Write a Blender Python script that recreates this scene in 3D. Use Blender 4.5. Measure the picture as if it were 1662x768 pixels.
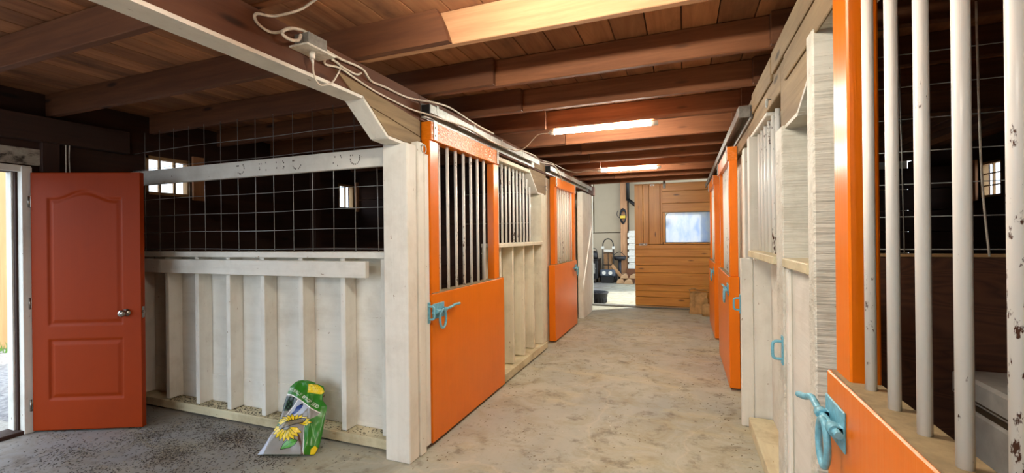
import bpy, bmesh, math, random
from mathutils import Vector, Matrix
random.seed(7)
R = math.radians
S = bpy.context.scene
for o in list(bpy.data.objects):
    bpy.data.objects.remove(o)
COL = S.collection

# ------------------------------------------------------------------ camera, sky, sun, exposure
cd = bpy.data.cameras.new('camera'); cam = bpy.data.objects.new('camera', cd); COL.objects.link(cam)
yaw, roll, F = R(21.0), R(-0.65), 726.0
fw = Vector((-math.sin(yaw), math.cos(yaw), 0)); rt = Vector((math.cos(yaw), math.sin(yaw), 0)); up = Vector((0, 0, 1))
r2 = math.cos(roll)*rt + math.sin(roll)*up
u2 = -math.sin(roll)*rt + math.cos(roll)*up
cam.matrix_world = Matrix(((r2.x, u2.x, -fw.x, 0), (r2.y, u2.y, -fw.y, 0), (r2.z, u2.z, -fw.z, 1.5), (0, 0, 0, 1)))
cd.sensor_fit = 'HORIZONTAL'; cd.sensor_width = 36.0; cd.lens = F/1662*36
cd.clip_start = 0.05; cd.clip_end = 300
S.camera = cam

SKY = 2.2
SUN = 3.0
TUBE = 105.0
S.view_settings.view_transform = 'Standard'; S.view_settings.look = 'None'
S.view_settings.gamma = 1.0; S.view_settings.use_curve_mapping = False
S.view_settings.exposure = 1.1

w = bpy.data.worlds.new('sky'); S.world = w; w.use_nodes = True
bg = w.node_tree.nodes['Background']; bg.inputs[0].default_value = (0.72, 0.85, 1.0, 1); bg.inputs[1].default_value = SKY
sl = bpy.data.lights.new('sun', 'SUN'); sl.energy = SUN; sl.angle = R(1.0); sl.color = (1.0, 0.93, 0.82)
sun = bpy.data.objects.new('sun', sl); COL.objects.link(sun)
sd = Vector((0.62, 0.48, 0.62)).normalized()
sun.location = sd*30; sun.rotation_euler = (-sd).to_track_quat('-Z', 'Y').to_euler()

# ------------------------------------------------------------------ materials
def lin(h):
    c = [((h >> s) & 255)/255 for s in (16, 8, 0)]
    return tuple((x/12.92 if x <= 0.04045 else ((x+0.055)/1.055)**2.4) for x in c) + (1.0,)

class NT:
    def __init__(s, name):
        s.m = bpy.data.materials.new(name); s.m.use_nodes = True
        s.t = s.m.node_tree; s.b = s.t.nodes['Principled BSDF']; s.out = s.t.nodes['Material Output']
        s.tc = s.t.nodes.new('ShaderNodeTexCoord')
    def n(s, k, **kw):
        x = s.t.nodes.new(k)
        for a, v in kw.items(): setattr(x, a, v)
        return x
    def l(s, a, b): s.t.links.new(a, b)
    def mapping(s, scale, loc=(0, 0, 0), src='Object'):
        m = s.n('ShaderNodeMapping'); m.inputs['Scale'].default_value = scale; m.inputs['Location'].default_value = loc
        s.l(s.tc.outputs[src], m.inputs[0]); return m.outputs[0]
    def noise(s, vec, scale=1, detail=5, rough=0.6, dist=0.0):
        x = s.n('ShaderNodeTexNoise'); x.inputs['Scale'].default_value = scale; x.inputs['Detail'].default_value = detail
        x.inputs['Roughness'].default_value = rough; x.inputs['Distortion'].default_value = dist
        if vec: s.l(vec, x.inputs['Vector'])
        return x.outputs['Fac']
    def ramp(s, fac, stops):
        x = s.n('ShaderNodeValToRGB'); e = x.color_ramp.elements
        while len(e) > 1: e.remove(e[-1])
        e[0].position = stops[0][0]; e[0].color = stops[0][1]
        for p, c in stops[1:]:
            q = e.new(p); q.color = c
        s.l(fac, x.inputs[0]); return x.outputs[0]
    def mix(s, fac, a, b, mode='MIX'):
        x = s.n('ShaderNodeMix', data_type='RGBA', blend_type=mode)
        for i, v in ((0, fac), (6, a), (7, b)):
            if isinstance(v, (int, float)): x.inputs[i].default_value = v
            elif isinstance(v, tuple): x.inputs[i].default_value = v
            else: s.l(v, x.inputs[i])
        return x.outputs[2]
    def bump(s, fac, strength=0.3, dist=0.01):
        x = s.n('ShaderNodeBump'); x.inputs['Strength'].default_value = strength; x.inputs['Distance'].default_value = dist
        s.l(fac, x.inputs['Height']); s.l(x.outputs[0], s.b.inputs['Normal'])
    def set(s, col=None, rough=None, metal=None):
        if col is not None:
            if isinstance(col, tuple): s.b.inputs['Base Color'].default_value = col
            else: s.l(col, s.b.inputs['Base Color'])
        if rough is not None:
            if isinstance(rough, (int, float)): s.b.inputs['Roughness'].default_value = rough
            else: s.l(rough, s.b.inputs['Roughness'])
        if metal is not None: s.b.inputs['Metallic'].default_value = metal
        return s.m
B0, W0 = (0, 0, 0, 1), (1, 1, 1, 1)
def ax(axis, along, across):
    return tuple(along if 'xyz'[i] == axis else across for i in range(3))

def wood(name, c1, c2, axis, rough=0.7, bump=0.35, across=22.0, along=1.2, knots=True):
    t = NT(name)
    v = t.mapping(ax(axis, along, across))
    n1 = t.noise(v, 1, 6, 0.65, 0.6)
    col = t.ramp(n1, [(0.3, lin(c1)), (0.7, lin(c2))])
    n2 = t.noise(t.mapping(ax(axis, 0.7, 4.0)), 1, 3)
    col = t.mix(t.ramp(n2, [(0.35, B0), (0.75, W0)]), col, lin(c1))
    if knots:
        k = t.n('ShaderNodeTexVoronoi'); k.inputs['Scale'].default_value = 1.0
        t.l(t.mapping(ax(axis, 1.6, 6.0)), k.inputs['Vector'])
        kf = t.ramp(k.outputs['Distance'], [(0.06, W0), (0.13, B0)])
        dark = tuple(x*0.35 for x in lin(c1)[:3]) + (1,)
        col = t.mix(kf, col, dark)
    t.bump(n1, bump, 0.006)
    return t.set(col, rough)

def paint(name, c, axis, chip='8a6a48', chipamt=0.0, grime='9a8f78', grimeamt=0.25, rough=0.55, bump=0.4, across=45.0, bdist=0.005):
    t = NT(name)
    g = t.noise(t.mapping(ax(axis, 2.0, across)), 1, 4, 0.6, 0.4)
    n2 = t.noise(t.mapping((3, 3, 3)), 1, 6, 0.65)
    col = t.mix(t.ramp(n2, [(0.48, B0), (0.8, (grimeamt*2.2,)*3 + (1,))]), lin(int(c, 16)), lin(int(grime, 16)))
    n4 = t.noise(t.mapping(ax(axis, 1.2, 14.0)), 1, 3)
    col = t.mix(t.ramp(n4, [(0.45, B0), (0.8, (grimeamt*0.8,)*3+(1,))]), col, lin(int(grime, 16)))
    if chipamt > 0:
        n3 = t.noise(t.mapping(ax(axis, 14, 40)), 1, 4, 0.7)
        col = t.mix(t.ramp(n3, [(0.72-chipamt, B0), (0.74-chipamt, W0)]), col, lin(int(chip, 16)))
    t.bump(g, bump, bdist)
    t.b.inputs['Specular IOR Level'].default_value = 0.35
    return t.set(col, rough)

def plain(name, c, rough=0.5, metal=0.0, bumpy=0.0, scale=40):
    t = NT(name)
    n = t.noise(t.mapping((scale,)*3), 1, 4)
    c0 = lin(c); d = tuple(x*0.72 for x in c0[:3]) + (1,)
    col = t.ramp(n, [(0.35, d), (0.62, c0)])
    if bumpy: t.bump(n, bumpy, 0.004)
    return t.set(col, rough, metal)

M = {}
for a in 'xyz':
    M['white_'+a] = paint('white painted wood '+a, 'e6e2d6', a, chipamt=0.03, grimeamt=0.2)
    M['cream_'+a] = paint('cream painted wood '+a, 'e0d9c2', a, chipamt=0.03, grimeamt=0.25, grime='8f8060')
    M['sill_'+a] = paint('worn sill wood '+a, 'd6cba8', a, chipamt=0.05, chip='a58a5c', grimeamt=0.45, grime='937b52')
    M['orange_'+a] = paint('orange paint '+a, 'e6760a', a, chipamt=0.0, grime='cc6208', grimeamt=0.2, rough=0.3, bump=0.22)
    M['weather_'+a] = wood('weathered timber '+a, 0x7a6446, 0xb29870, a, 0.8, 0.6, 14, 1.0)
    M['joist_'+a] = wood('dark joist wood '+a, 0x56301a, 0x80502e, a, 0.75, 0.5, 20, 1.1)
    M['joistnew_'+a] = wood('newer joist wood '+a, 0xa87650, 0xd0a074, a, 0.7, 0.4, 20, 1.1)
    M['joistmid_'+a] = wood('reddish joist wood '+a, 0x70401f, 0xa86c44, a, 0.72, 0.5, 20, 1.1)
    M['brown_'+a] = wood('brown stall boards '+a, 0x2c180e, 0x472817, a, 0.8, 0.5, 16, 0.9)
    M['beam_'+a] = wood('brown beam timber '+a, 0x532e18, 0x784a2a, a, 0.75, 0.6, 13, 0.8)
    M['shed_'+a] = wood('pale plank wood '+a, 0xa58358, 0xc4a070, a, 0.75, 0.3, 12, 0.9)
M['rough_white'] = paint('rough sawn white paint', 'dedacb', 'x', chipamt=0.02, grimeamt=0.35, bump=1.0, across=42, bdist=0.014)
M['honey_x'] = wood('varnished honey planks x', 0xb07024, 0xdc9e44, 'x', 0.42, 0.2, 26, 1.1)
M['honey_z'] = wood('varnished honey planks z', 0xb07024, 0xdc9e44, 'z', 0.42, 0.2, 26, 1.1)
M['doorpaint'] = DP = paint('burnt orange door paint', '943200', 'z', grime='7e2800', grimeamt=0.15, rough=0.5, bump=0.12, across=70)
DP.node_tree.nodes['Principled BSDF'].inputs['Specular IOR Level'].default_value = 0.15
def rustbars():
    t = NT('white painted pipe with rust')
    n = t.noise(t.mapping((60, 60, 22)), 1, 5, 0.7)
    zone = t.noise(t.mapping((2, 2, 1.6)), 1, 2)
    s0 = t.n('ShaderNodeMath', operation='MULTIPLY'); t.l(n, s0.inputs[0]); t.l(zone, s0.inputs[1])
    sx = t.n('ShaderNodeSeparateXYZ'); t.l(t.tc.outputs['Object'], sx.inputs[0])
    mr = t.n('ShaderNodeMapRange'); t.l(sx.outputs[2], mr.inputs[0]); mr.inputs[1].default_value = 1.0; mr.inputs[2].default_value = 1.9; mr.inputs[3].default_value = 1.22; mr.inputs[4].default_value = 0.93
    s = t.n('ShaderNodeMath', operation='MULTIPLY'); t.l(s0.outputs[0], s.inputs[0]); t.l(mr.outputs[0], s.inputs[1])
    f = t.ramp(s.outputs[0], [(0.335, B0), (0.36, W0)])
    col = t.mix(f, lin(0xefece4), lin(0x54301c))
    t.l(t.ramp(f, [(0, (0.3,)*3+(1,)), (1, (0.8,)*3+(1,))]), t.b.inputs['Roughness'])
    t.bump(f, 0.2, 0.001)
    return t.set(col)
M['bar'] = rustbars()
M['galv'] = plain('galvanised steel', 0xbcbdb6, 0.45, 0.4)
M['greysteel'] = plain('dull grey steel', 0x918e86, 0.5, 0.3)
M['wire'] = plain('galvanised wire', 0xa8a8a4, 0.4, 0.6)
M['chrome'] = plain('worn nickel', 0xa8a094, 0.22, 0.9)
M['blue'] = plain('pale blue enamel', 0x79bcd0, 0.35, 0.0, 0.1, 60)
M['black'] = plain('black steel', 0x1b1a1a, 0.45, 0.2)
M['rubber'] = plain('black rubber', 0x232227, 0.6)
M['whiteplastic'] = plain('white plastic', 0xe8e4d8, 0.35)
M['cable'] = plain('off white cable', 0xdcd0bd, 0.45)
M['freezer'] = plain('grey white enamel', 0xbdb9b0, 0.35, 0, 0, 8)
M['freezerline'] = plain('brown lid seal', 0x4a3c2a, 0.6)
M['dirt'] = plain('dusty ledge dirt', 0x94815e, 0.9, 0, 0.5, 25)
M['whitewall'] = paint('white far wall boards', 'b2a288', 'z', grimeamt=0.1, rough=0.6, bump=0.1)
M['foam'] = plain('white foam boxes', 0xe8e4d8, 0.6)
M['cardboard'] = plain('tan cardboard', 0xb98a5c, 0.8)
M['log'] = wood('split firewood', 0x9a7350, 0xcfae84, 'x', 0.85, 0.5)
M['yellow'] = plain('yellow tag', 0xe8c33c, 0.5)
M['paper'] = plain('brown kraft paper', 0xbc925c, 0.8, 0, 0.3, 14)
M['stick'] = plain('pale stick', 0xb08a58, 0.8)
M['seed'] = plain('dark seed husks', 0x3a2f26, 0.8, 0, 0, 90)
M['seedpale'] = plain('pale seed husks', 0xa89878, 0.8, 0, 0, 90)
M['straw'] = plain('straw bits', 0x6d5738, 0.85, 0, 0, 60)
M['chip'] = plain('white chips', 0xe6e0d2, 0.8)
M['greybluebag'] = plain('dark blue grey fabric', 0x4a525c, 0.6, 0, 0.2, 30)
M['roof'] = plain('dark roof deck', 0x2a1b12, 0.9)
M['slab'] = plain('stone slab', 0xaaa398, 0.85)
M['grass'] = plain('green grass', 0x5f8a3a, 0.8)
M['leaf'] = plain('green foliage', 0x6e9a4c, 0.8, 0, 0.4, 5)

def ply():
    t = NT('stained plywood')
    n = t.noise(t.mapping((1.3, 1, 5.0)), 1, 2, 0.5, 1.2)
    x = t.n('ShaderNodeMath', operation='MULTIPLY'); t.l(n, x.inputs[0]); x.inputs[1].default_value = 14
    y = t.n('ShaderNodeMath', operation='FRACT'); t.l(x.outputs[0], y.inputs[0])
    col = t.ramp(y.outputs[0], [(0.0, lin(0x44281a)), (0.5, lin(0x5e3a25)), (1.0, lin(0x4b2d1d))])
    t.bump(y.outputs[0], 0.12, 0.002)
    return t.set(col, 0.7)
M['ply'] = ply()

def osb():
    t = NT('orange painted strand board')
    v = t.n('ShaderNodeTexVoronoi'); v.inputs['Scale'].default_value = 1
    t.l(t.mapping((30, 60, 60)), v.inputs['Vector'])
    n = t.noise(t.mapping((40, 40, 40)), 1, 3)
    col = t.mix(t.ramp(n, [(0.55, B0), (0.75, (0.6,)*3+(1,))]), lin(0xe0760e), lin(0xb0560c))
    t.bump(v.outputs['Distance'], 0.5, 0.006)
    return t.set(col, 0.33)
M['osb'] = osb()

def ceiling_mat():
    t = NT('ceiling board wood')
    sx = t.n('ShaderNodeSeparateXYZ'); t.l(t.tc.outputs['Object'], sx.inputs[0])
    d = t.n('ShaderNodeMath', operation='DIVIDE'); t.l(sx.outputs[0], d.inputs[0]); d.inputs[1].default_value = 0.19
    fl = t.n('ShaderNodeMath', operation='FLOOR'); t.l(d.outputs[0], fl.inputs[0])
    wn = t.n('ShaderNodeTexWhiteNoise', noise_dimensions='1D'); t.l(fl.outputs[0], wn.inputs['W'])
    n1 = t.noise(t.mapping((9, 0.9, 9)), 1, 8, 0.7, 1.0)
    n2 = t.noise(t.mapping((3, 1.4, 3)), 1, 5)
    col = t.ramp(n1, [(0.3, lin(0x8e5c3a)), (0.7, lin(0xc08a5e))])
    tint = t.ramp(wn.outputs['Value'], [(0, (0.62, 0.55, 0.5, 1)), (1, (1.1, 1.0, 0.9, 1))])
    col = t.mix(1.0, col, tint, 'MULTIPLY')
    col = t.mix(t.ramp(n2, [(0.52, B0), (0.75, (0.75,)*3+(1,))]), col, lin(0x3a2418))
    t.bump(n1, 0.4, 0.006)
    return t.set(col, 0.8)
M['ceil'] = ceiling_mat()

def concrete():
    t = NT('worn concrete')
    v = t.mapping((1, 1, 1))
    a = t.noise(v, 0.9, 6, 0.62, 0.3); b = t.noise(v, 3.2, 8, 0.7, 0.6); c = t.noise(v, 40, 4, 0.6)
    d = t.noise(t.mapping((0.8, 2.4, 1), (4, 2, 0)), 1.3, 6, 0.65, 0.5)
    col = t.ramp(a, [(0.35, lin(0xa0a094)), (0.6, lin(0xb4b29e))])
    col = t.mix(t.ramp(b, [(0.47, B0), (0.68, (0.75,)*3+(1,))]), col, lin(0x9c8f70))
    col = t.mix(t.ramp(d, [(0.52, B0), (0.66, (0.55,)*3+(1,))]), col, lin(0xc2b893))
    col = t.mix(t.ramp(t.noise(v, 6.5, 7, 0.7), [(0.54, B0), (0.70, (0.75,)*3+(1,))]), col, lin(0x6a5e4a))
    col = t.mix(t.ramp(c, [(0.62, B0), (0.75, (0.45,)*3+(1,))]), col, lin(0x807869))
    w_ = t.n('ShaderNodeTexVoronoi', feature='DISTANCE_TO_EDGE'); w_.inputs['Scale'].default_value = 0.42
    ds = t.n('ShaderNodeVectorMath', operation='ADD'); t.l(v, ds.inputs[0])
    nn = t.n('ShaderNodeTexNoise'); nn.inputs['Scale'].default_value = 1.7; nn.inputs['Detail'].default_value = 6; t.l(v, nn.inputs['Vector'])
    t.l(nn.outputs['Color'], ds.inputs[1]); t.l(ds.outputs[0], w_.inputs['Vector'])
    cr = t.ramp(w_.outputs['Distance'], [(0.002, W0), (0.008, B0)])
    col = t.mix(t.mix(1.0, cr, (0.22, 0.22, 0.22, 1), 'MULTIPLY'), col, lin(0xd3c6aa))
    # side room's shade and bluish daylight painted into the floor colour
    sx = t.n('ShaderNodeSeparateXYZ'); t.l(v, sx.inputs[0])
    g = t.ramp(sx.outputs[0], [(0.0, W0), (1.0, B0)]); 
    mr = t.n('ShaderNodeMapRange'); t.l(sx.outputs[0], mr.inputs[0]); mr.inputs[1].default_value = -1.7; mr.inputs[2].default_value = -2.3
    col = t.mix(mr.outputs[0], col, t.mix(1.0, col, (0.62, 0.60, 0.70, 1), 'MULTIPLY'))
    t.bump(t.mix(0.5, b, c), 0.25, 0.008)
    return t.set(col, t.ramp(b, [(0.3, (0.45,)*3+(1,)), (0.7, (0.8,)*3+(1,))]))
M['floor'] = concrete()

def gravel():
    t = NT('grey gravel')
    n = t.noise(t.mapping((1, 1, 1)), 22, 6, 0.75); m = t.noise(t.mapping((1, 1, 1)), 0.8, 3)
    col = t.ramp(n, [(0.35, lin(0x6c6a6c)), (0.65, lin(0xb9b4b0))])
    col = t.mix(t.ramp(m, [(0.4, B0), (0.7, (0.5,)*3+(1,))]), col, lin(0x8f8472))
    t.bump(n, 0.8, 0.03)
    return t.set(col, 0.9)
M['gravel'] = gravel()

def mottled():
    t = NT('mottled grey board')
    n = t.noise(t.mapping((9, 9, 14)), 1, 6, 0.7, 0.5)
    return t.set(t.ramp(n, [(0.4, lin(0x3c342a)), (0.52, lin(0x9a9284)), (0.7, lin(0xb8b0a0))]), 0.7)
M['mottled'] = mottled()

def tube_mat():
    t = NT('glowing tube'); t.set((1, 0.93, 0.8, 1), 0.4)
    t.b.inputs['Emission Color'].default_value = (1.0, 0.96, 0.85, 1); t.b.inputs['Emission Strength'].default_value = TUBE
    return t.m
M['tube'] = tube_mat()

def glass():
    t = NT('window glass')
    tr = t.n('ShaderNodeBsdfTransparent'); gl = t.n('ShaderNodeBsdfGlossy'); gl.inputs['Roughness'].default_value = 0.05
    mx = t.n('ShaderNodeMixShader'); mx.inputs[0].default_value = 0.08
    t.l(tr.outputs[0], mx.inputs[1]); t.l(gl.outputs[0], mx.inputs[2]); t.l(mx.outputs[0], t.out.inputs['Surface'])
    return t.m
M['glass'] = glass()

def frosted():
    t = NT('frosted acrylic')
    n = t.noise(t.mapping((9, 1, 3.5)), 1, 4, 0.6, 0.5)
    col = t.ramp(n, [(0.42, lin(0xd2d8de)), (0.72, lin(0xb2c4e2))])
    tl = t.n('ShaderNodeBsdfTranslucent'); t.l(col, tl.inputs[0])
    gl = t.n('ShaderNodeBsdfGlossy'); gl.inputs['Roughness'].default_value = 0.25
    mx = t.n('ShaderNodeMixShader'); mx.inputs[0].default_value = 0.08
    t.l(tl.outputs[0], mx.inputs[1]); t.l(gl.outputs[0], mx.inputs[2]); t.l(mx.outputs[0], t.out.inputs['Surface'])
    return t.m
M['frosted'] = frosted()

def vcol():
    t = NT('printed seed bag')
    a = t.n('ShaderNodeVertexColor'); a.layer_name = 'print'
    return t.set(a.outputs[0], 0.28)
M['bagprint'] = vcol()

# ------------------------------------------------------------------ mesh helpers
class MB:
    """collects shapes; build() links them as ONE mesh object"""
    def __init__(s): s.bm = bmesh.new()
    def box(s, a, b, bev=0.003, rot=None, piv=None):
        lo = [min(p, q) for p, q in zip(a, b)]; hi = [max(p, q) for p, q in zip(a, b)]
        t = bmesh.new()
        vs = [t.verts.new((x, y, z)) for x in (lo[0], hi[0]) for y in (lo[1], hi[1]) for z in (lo[2], hi[2])]
        for f in ((0, 1, 3, 2), (4, 6, 7, 5), (0, 4, 5, 1), (2, 3, 7, 6), (0, 2, 6, 4), (1, 5, 7, 3)):
            t.faces.new([vs[i] for i in f])
        m = min(h-l for h, l in zip(hi, lo))
        if bev and m > bev*2.2:
            bmesh.ops.bevel(t, geom=list(t.edges), offset=bev, segments=1, affect='EDGES')
        if rot is not None:
            p = Vector(piv if piv else [(l+h)/2 for l, h in zip(lo, hi)])
            bmesh.ops.rotate(t, verts=list(t.verts), cent=p, matrix=rot)
        s.add(t); return s
    def add(s, t):
        bmesh.ops.recalc_face_normals(t, faces=list(t.faces))
        me = bpy.data.meshes.new('tmp'); t.to_mesh(me); t.free(); s.bm.from_mesh(me); bpy.data.meshes.remove(me)
    def cyl(s, a, b, r, seg=12, r2=None):
        a, b = Vector(a), Vector(b); d = b-a; q = d.to_track_quat('Z', 'Y').to_matrix()
        r2 = r if r2 is None else r2
        t = bmesh.new(); A = []; Bv = []
        for i in range(seg):
            c, sn = math.cos(2*math.pi*i/seg), math.sin(2*math.pi*i/seg)
            A.append(t.verts.new(a+q@Vector((c*r, sn*r, 0)))); Bv.append(t.verts.new(b+q@Vector((c*r2, sn*r2, 0))))
        for i in range(seg):
            f = t.faces.new((A[i], A[(i+1) % seg], Bv[(i+1) % seg], Bv[i])); f.smooth = True
        t.faces.new(A[::-1]); t.faces.new(Bv)
        s.add(t); return s
    def tube(s, pts, r, seg=8, closed=False, smooth=True):
        P = [Vector(p) for p in pts]
        if smooth: P = cat(P, closed)
        n = len(P); t = bmesh.new(); rings = []
        prev = None
        for i, p in enumerate(P):
            if closed: d = P[(i+1) % n]-P[i-1]
            else: d = P[min(i+1, n-1)]-P[max(i-1, 0)]
            d.normalize()
            if prev is None:
                x = d.orthogonal().normalized()
            else:
                x = (prev-d*prev.dot(d)).normalized()
            prev = x; y = d.cross(x)
            rings.append([t.verts.new(p+x*math.cos(2*math.pi*k/seg)*r+y*math.sin(2*math.pi*k/seg)*r) for k in range(seg)])
        for i in range(n if closed else n-1):
            a, b = rings[i], rings[(i+1) % n]
            for k in range(seg):
                f = t.faces.new((a[k], a[(k+1) % seg], b[(k+1) % seg], b[k])); f.smooth = True
        if not closed:
            t.faces.new(rings[0][::-1]); t.faces.new(rings[-1])
        s.add(t); return s
    def prism(s, poly, axis, a, b, bev=0.0):
        """poly: 2-D outline in the two other axes (in x,y,z order), extruded from a to b along axis"""
        i = 'xyz'.index(axis); o = [k for k in range(3) if k != i]
        t = bmesh.new()
        def mk(v):
            r = []
            for p in poly:
                c = [0, 0, 0]; c[i] = v; c[o[0]] = p[0]; c[o[1]] = p[1]; r.append(t.verts.new(c))
            return r
        A, Bv = mk(a), mk(b); n = len(poly)
        t.faces.new(A); t.faces.new(Bv[::-1])
        for k in range(n): t.faces.new((A[k], A[(k+1) % n], Bv[(k+1) % n], Bv[k]))
        if bev:
            bmesh.ops.bevel(t, geom=list(t.edges), offset=bev, segments=1, affect='EDGES')
        s.add(t); return s
    def lathe(s, prof, c, seg=20, axis='z'):
        t = bmesh.new(); rings = []
        for r, h in prof:
            ring = []
            for k in range(seg):
                u, v = r*math.cos(2*math.pi*k/seg), r*math.sin(2*math.pi*k/seg)
                p = {'z': (u, v, h), 'y': (u, h, v), 'x': (h, u, v)}[axis]
                ring.append(t.verts.new(Vector(c)+Vector(p)))
            rings.append(ring)
        for a, b in zip(rings, rings[1:]):
            for k in range(seg):
                f = t.faces.new((a[k], a[(k+1) % seg], b[(k+1) % seg], b[k])); f.smooth = True
        if prof[0][0] > 1e-4: t.faces.new(rings[0][::-1])
        if prof[-1][0] > 1e-4: t.faces.new(rings[-1])
        bmesh.ops.remove_doubles(t, verts=list(t.verts), dist=1e-5)
        s.add(t); return s
    def build(s, name, mat, parent=None):
        me = bpy.data.meshes.new(name)
        off = Vector((0, 0, 0))
        if parent is not None: off = wloc(parent)
        else:
            xs = [v.co for v in s.bm.verts]
            off = Vector(((min(v.x for v in xs)+max(v.x for v in xs))/2, (min(v.y for v in xs)+max(v.y for v in xs))/2, min(v.z for v in xs)))
        bmesh.ops.translate(s.bm, verts=list(s.bm.verts), vec=-off)
        s.bm.to_mesh(me); s.bm.free()
        mats = mat if isinstance(mat, (list, tuple)) else [mat]
        for m in mats: me.materials.append(M[m] if isinstance(m, str) else m)
        o = bpy.data.objects.new(name, me); COL.objects.link(o)
        if parent is not None: o.parent = parent
        else: o.location = off
        return o
def wloc(o):
    v = Vector(o.location)
    while o.parent: o = o.parent; v += o.location
    return v
def cat(P, closed=False, n=6):
    out = []; N = len(P)
    if N < 3: return P
    for i in range(N if closed else N-1):
        p1, p2 = P[i], P[(i+1) % N]
        p0 = P[i-1] if (closed or i > 0) else p1
        p3 = P[(i+2) % N] if (closed or i+2 < N) else p2
        for k in range(n):
            u = k/n
            out.append(0.5*((2*p1)+(p2-p0)*u+(2*p0-5*p1+4*p2-p3)*u*u+(3*p1-p0-3*p2+p3)*u**3))
    if not closed: out.append(P[-1])
    return out

def tag(o, label, category, group=None):
    o['label'] = label; o['category'] = category; o['kind'] = 'thing'
    if group: o['group'] = group
    return o
def thing(name, loc, label, category, group=None):
    o = bpy.data.objects.new(name, None); COL.objects.link(o); o.location = loc; o.empty_display_size = 0.1
    return tag(o, label, category, group)
def struct(o):
    o['kind'] = 'structure'; return o
ORD = ['first', 'second', 'third', 'fourth', 'fifth', 'sixth', 'seventh', 'eighth', 'ninth', 'tenth', 'eleventh', 'twelfth']

# ------------------------------------------------------------------ the shell
XL, XR, YB, CZ = -4.85, 3.6, 9.66, 2.70
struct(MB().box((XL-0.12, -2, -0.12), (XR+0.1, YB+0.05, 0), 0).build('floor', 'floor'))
struct(MB().box((-6, YB+0.06, -0.12), (6, 16, -0.005), 0).build('floor', 'floor'))
g = MB()
g.box((-60, -50, -0.3), (XL-0.13, 60, -0.06), 0).box((XR+0.12, -50, -0.3), (60, 60, -0.06), 0)
g.box((XL-0.13, -50, -0.3), (XR+0.12, -2.02, -0.06), 0)
struct(g.build('ground', 'gravel'))
m = MB(); x = -4.94
while x < XR+0.05:
    m.box((x+0.003, -2, CZ), (x+0.187, 9.45, CZ+0.022), 0.002); x += 0.19
struct(m.build('ceiling', 'ceil'))
struct(MB().box((XL-0.4, -2.15, CZ+0.024), (XR+0.4, 9.6, CZ+0.12), 0).build('light_block_roof', 'roof'))  # unseen slab added over the ceiling boards so sun cannot leak in

def holed_wall(name, x0, x1, y0, y1, z0, z1, holes, mat):
    """wall slab along y with rectangular holes [(ya, yb, za, zb)], boarded horizontally"""
    m = MB(); cuts = sorted(set([y0, y1]+[h[0] for h in holes]+[h[1] for h in holes]))
    for a, b in zip(cuts, cuts[1:]):
        hs = sorted([(h[2], h[3]) for h in holes if h[0] <= a+1e-6 and h[1] >= b-1e-6]); z = z0
        for (p, q) in hs+[(z1, z1)]:
            if p > z+1e-4:
                m.box((x0, a, z), (x1, b, p), 0)
            z = max(z, q)
    return struct(m.build(name, mat))
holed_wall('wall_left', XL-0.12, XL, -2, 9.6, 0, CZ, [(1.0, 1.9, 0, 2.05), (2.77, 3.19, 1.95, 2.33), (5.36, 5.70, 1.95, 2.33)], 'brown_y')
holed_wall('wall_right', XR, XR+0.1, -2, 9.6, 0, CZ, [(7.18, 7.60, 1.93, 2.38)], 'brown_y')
# end wall either side of the sliding door
m = MB(); m.box((XL, 9.62, 0), (-1.84, 9.7, CZ+0.1), 0).box((0.52, 9.62, 0), (XR, 9.7, CZ+0.1), 0)
struct(m.build('wall_back', 'cream_z'))
struct(MB().box((-1.86, 9.56, 0), (0.55, 9.7, 0.035), 0.006).build('trim_1', 'greysteel'))

def small_window(name, x, y0, y1, z0, z1, nv, nh, outward):
    f = MB(); w_ = 0.03
    xa, xb = (x, x+outward*0.07)
    f.box((xa, y0, z0), (xb, y0+w_, z1), 0.002).box((xa, y1-w_, z0), (xb, y1, z1), 0.002)
    f.box((xa, y0, z0), (xb, y1, z0+w_), 0.002).box((xa, y0, z1-w_), (xb, y1, z1), 0.002)
    for k in range(1, nv):
        yy = y0+(y1-y0)*k/nv; f.box((x+outward*0.02, yy-0.009, z0), (x+outward*0.045, yy+0.009, z1), 0)
    for k in range(1, nh):
        zz = z0+(z1-z0)*k/nh; f.box((x+outward*0.02, y0, zz-0.007), (x+outward*0.045, y1, zz+0.007), 0)
    fr = struct(f.build(name, 'shed_z'))
    MB().box((x+outward*0.03, y0+0.01, z0+0.01), (x+outward*0.034, y1-0.01, z1-0.01), 0).build('pane', 'glass', fr)
    jamb = MB().box((x-outward*0.02, y1, z0-0.03), (x-outward*0.05, y1+0.12, z1+0.05), 0.003).build('window_casing', 'joistnew_z', fr)
small_window('window_1', XL, 2.77, 3.19, 1.95, 2.33, 3, 2, -1)
small_window('window_2', XL, 5.36, 5.70, 1.95, 2.33, 2, 1, -1)
small_window('window_3', XR, 7.18, 7.60, 1.93, 2.38, 2, 3, 1)

# unseen wall added behind the camera to cut sky light, open on the left
struct(MB().box((-1.9, -2.1, 0), (XR, -2, CZ), 0).build('light_block_wall', 'brown_x'))

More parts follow.
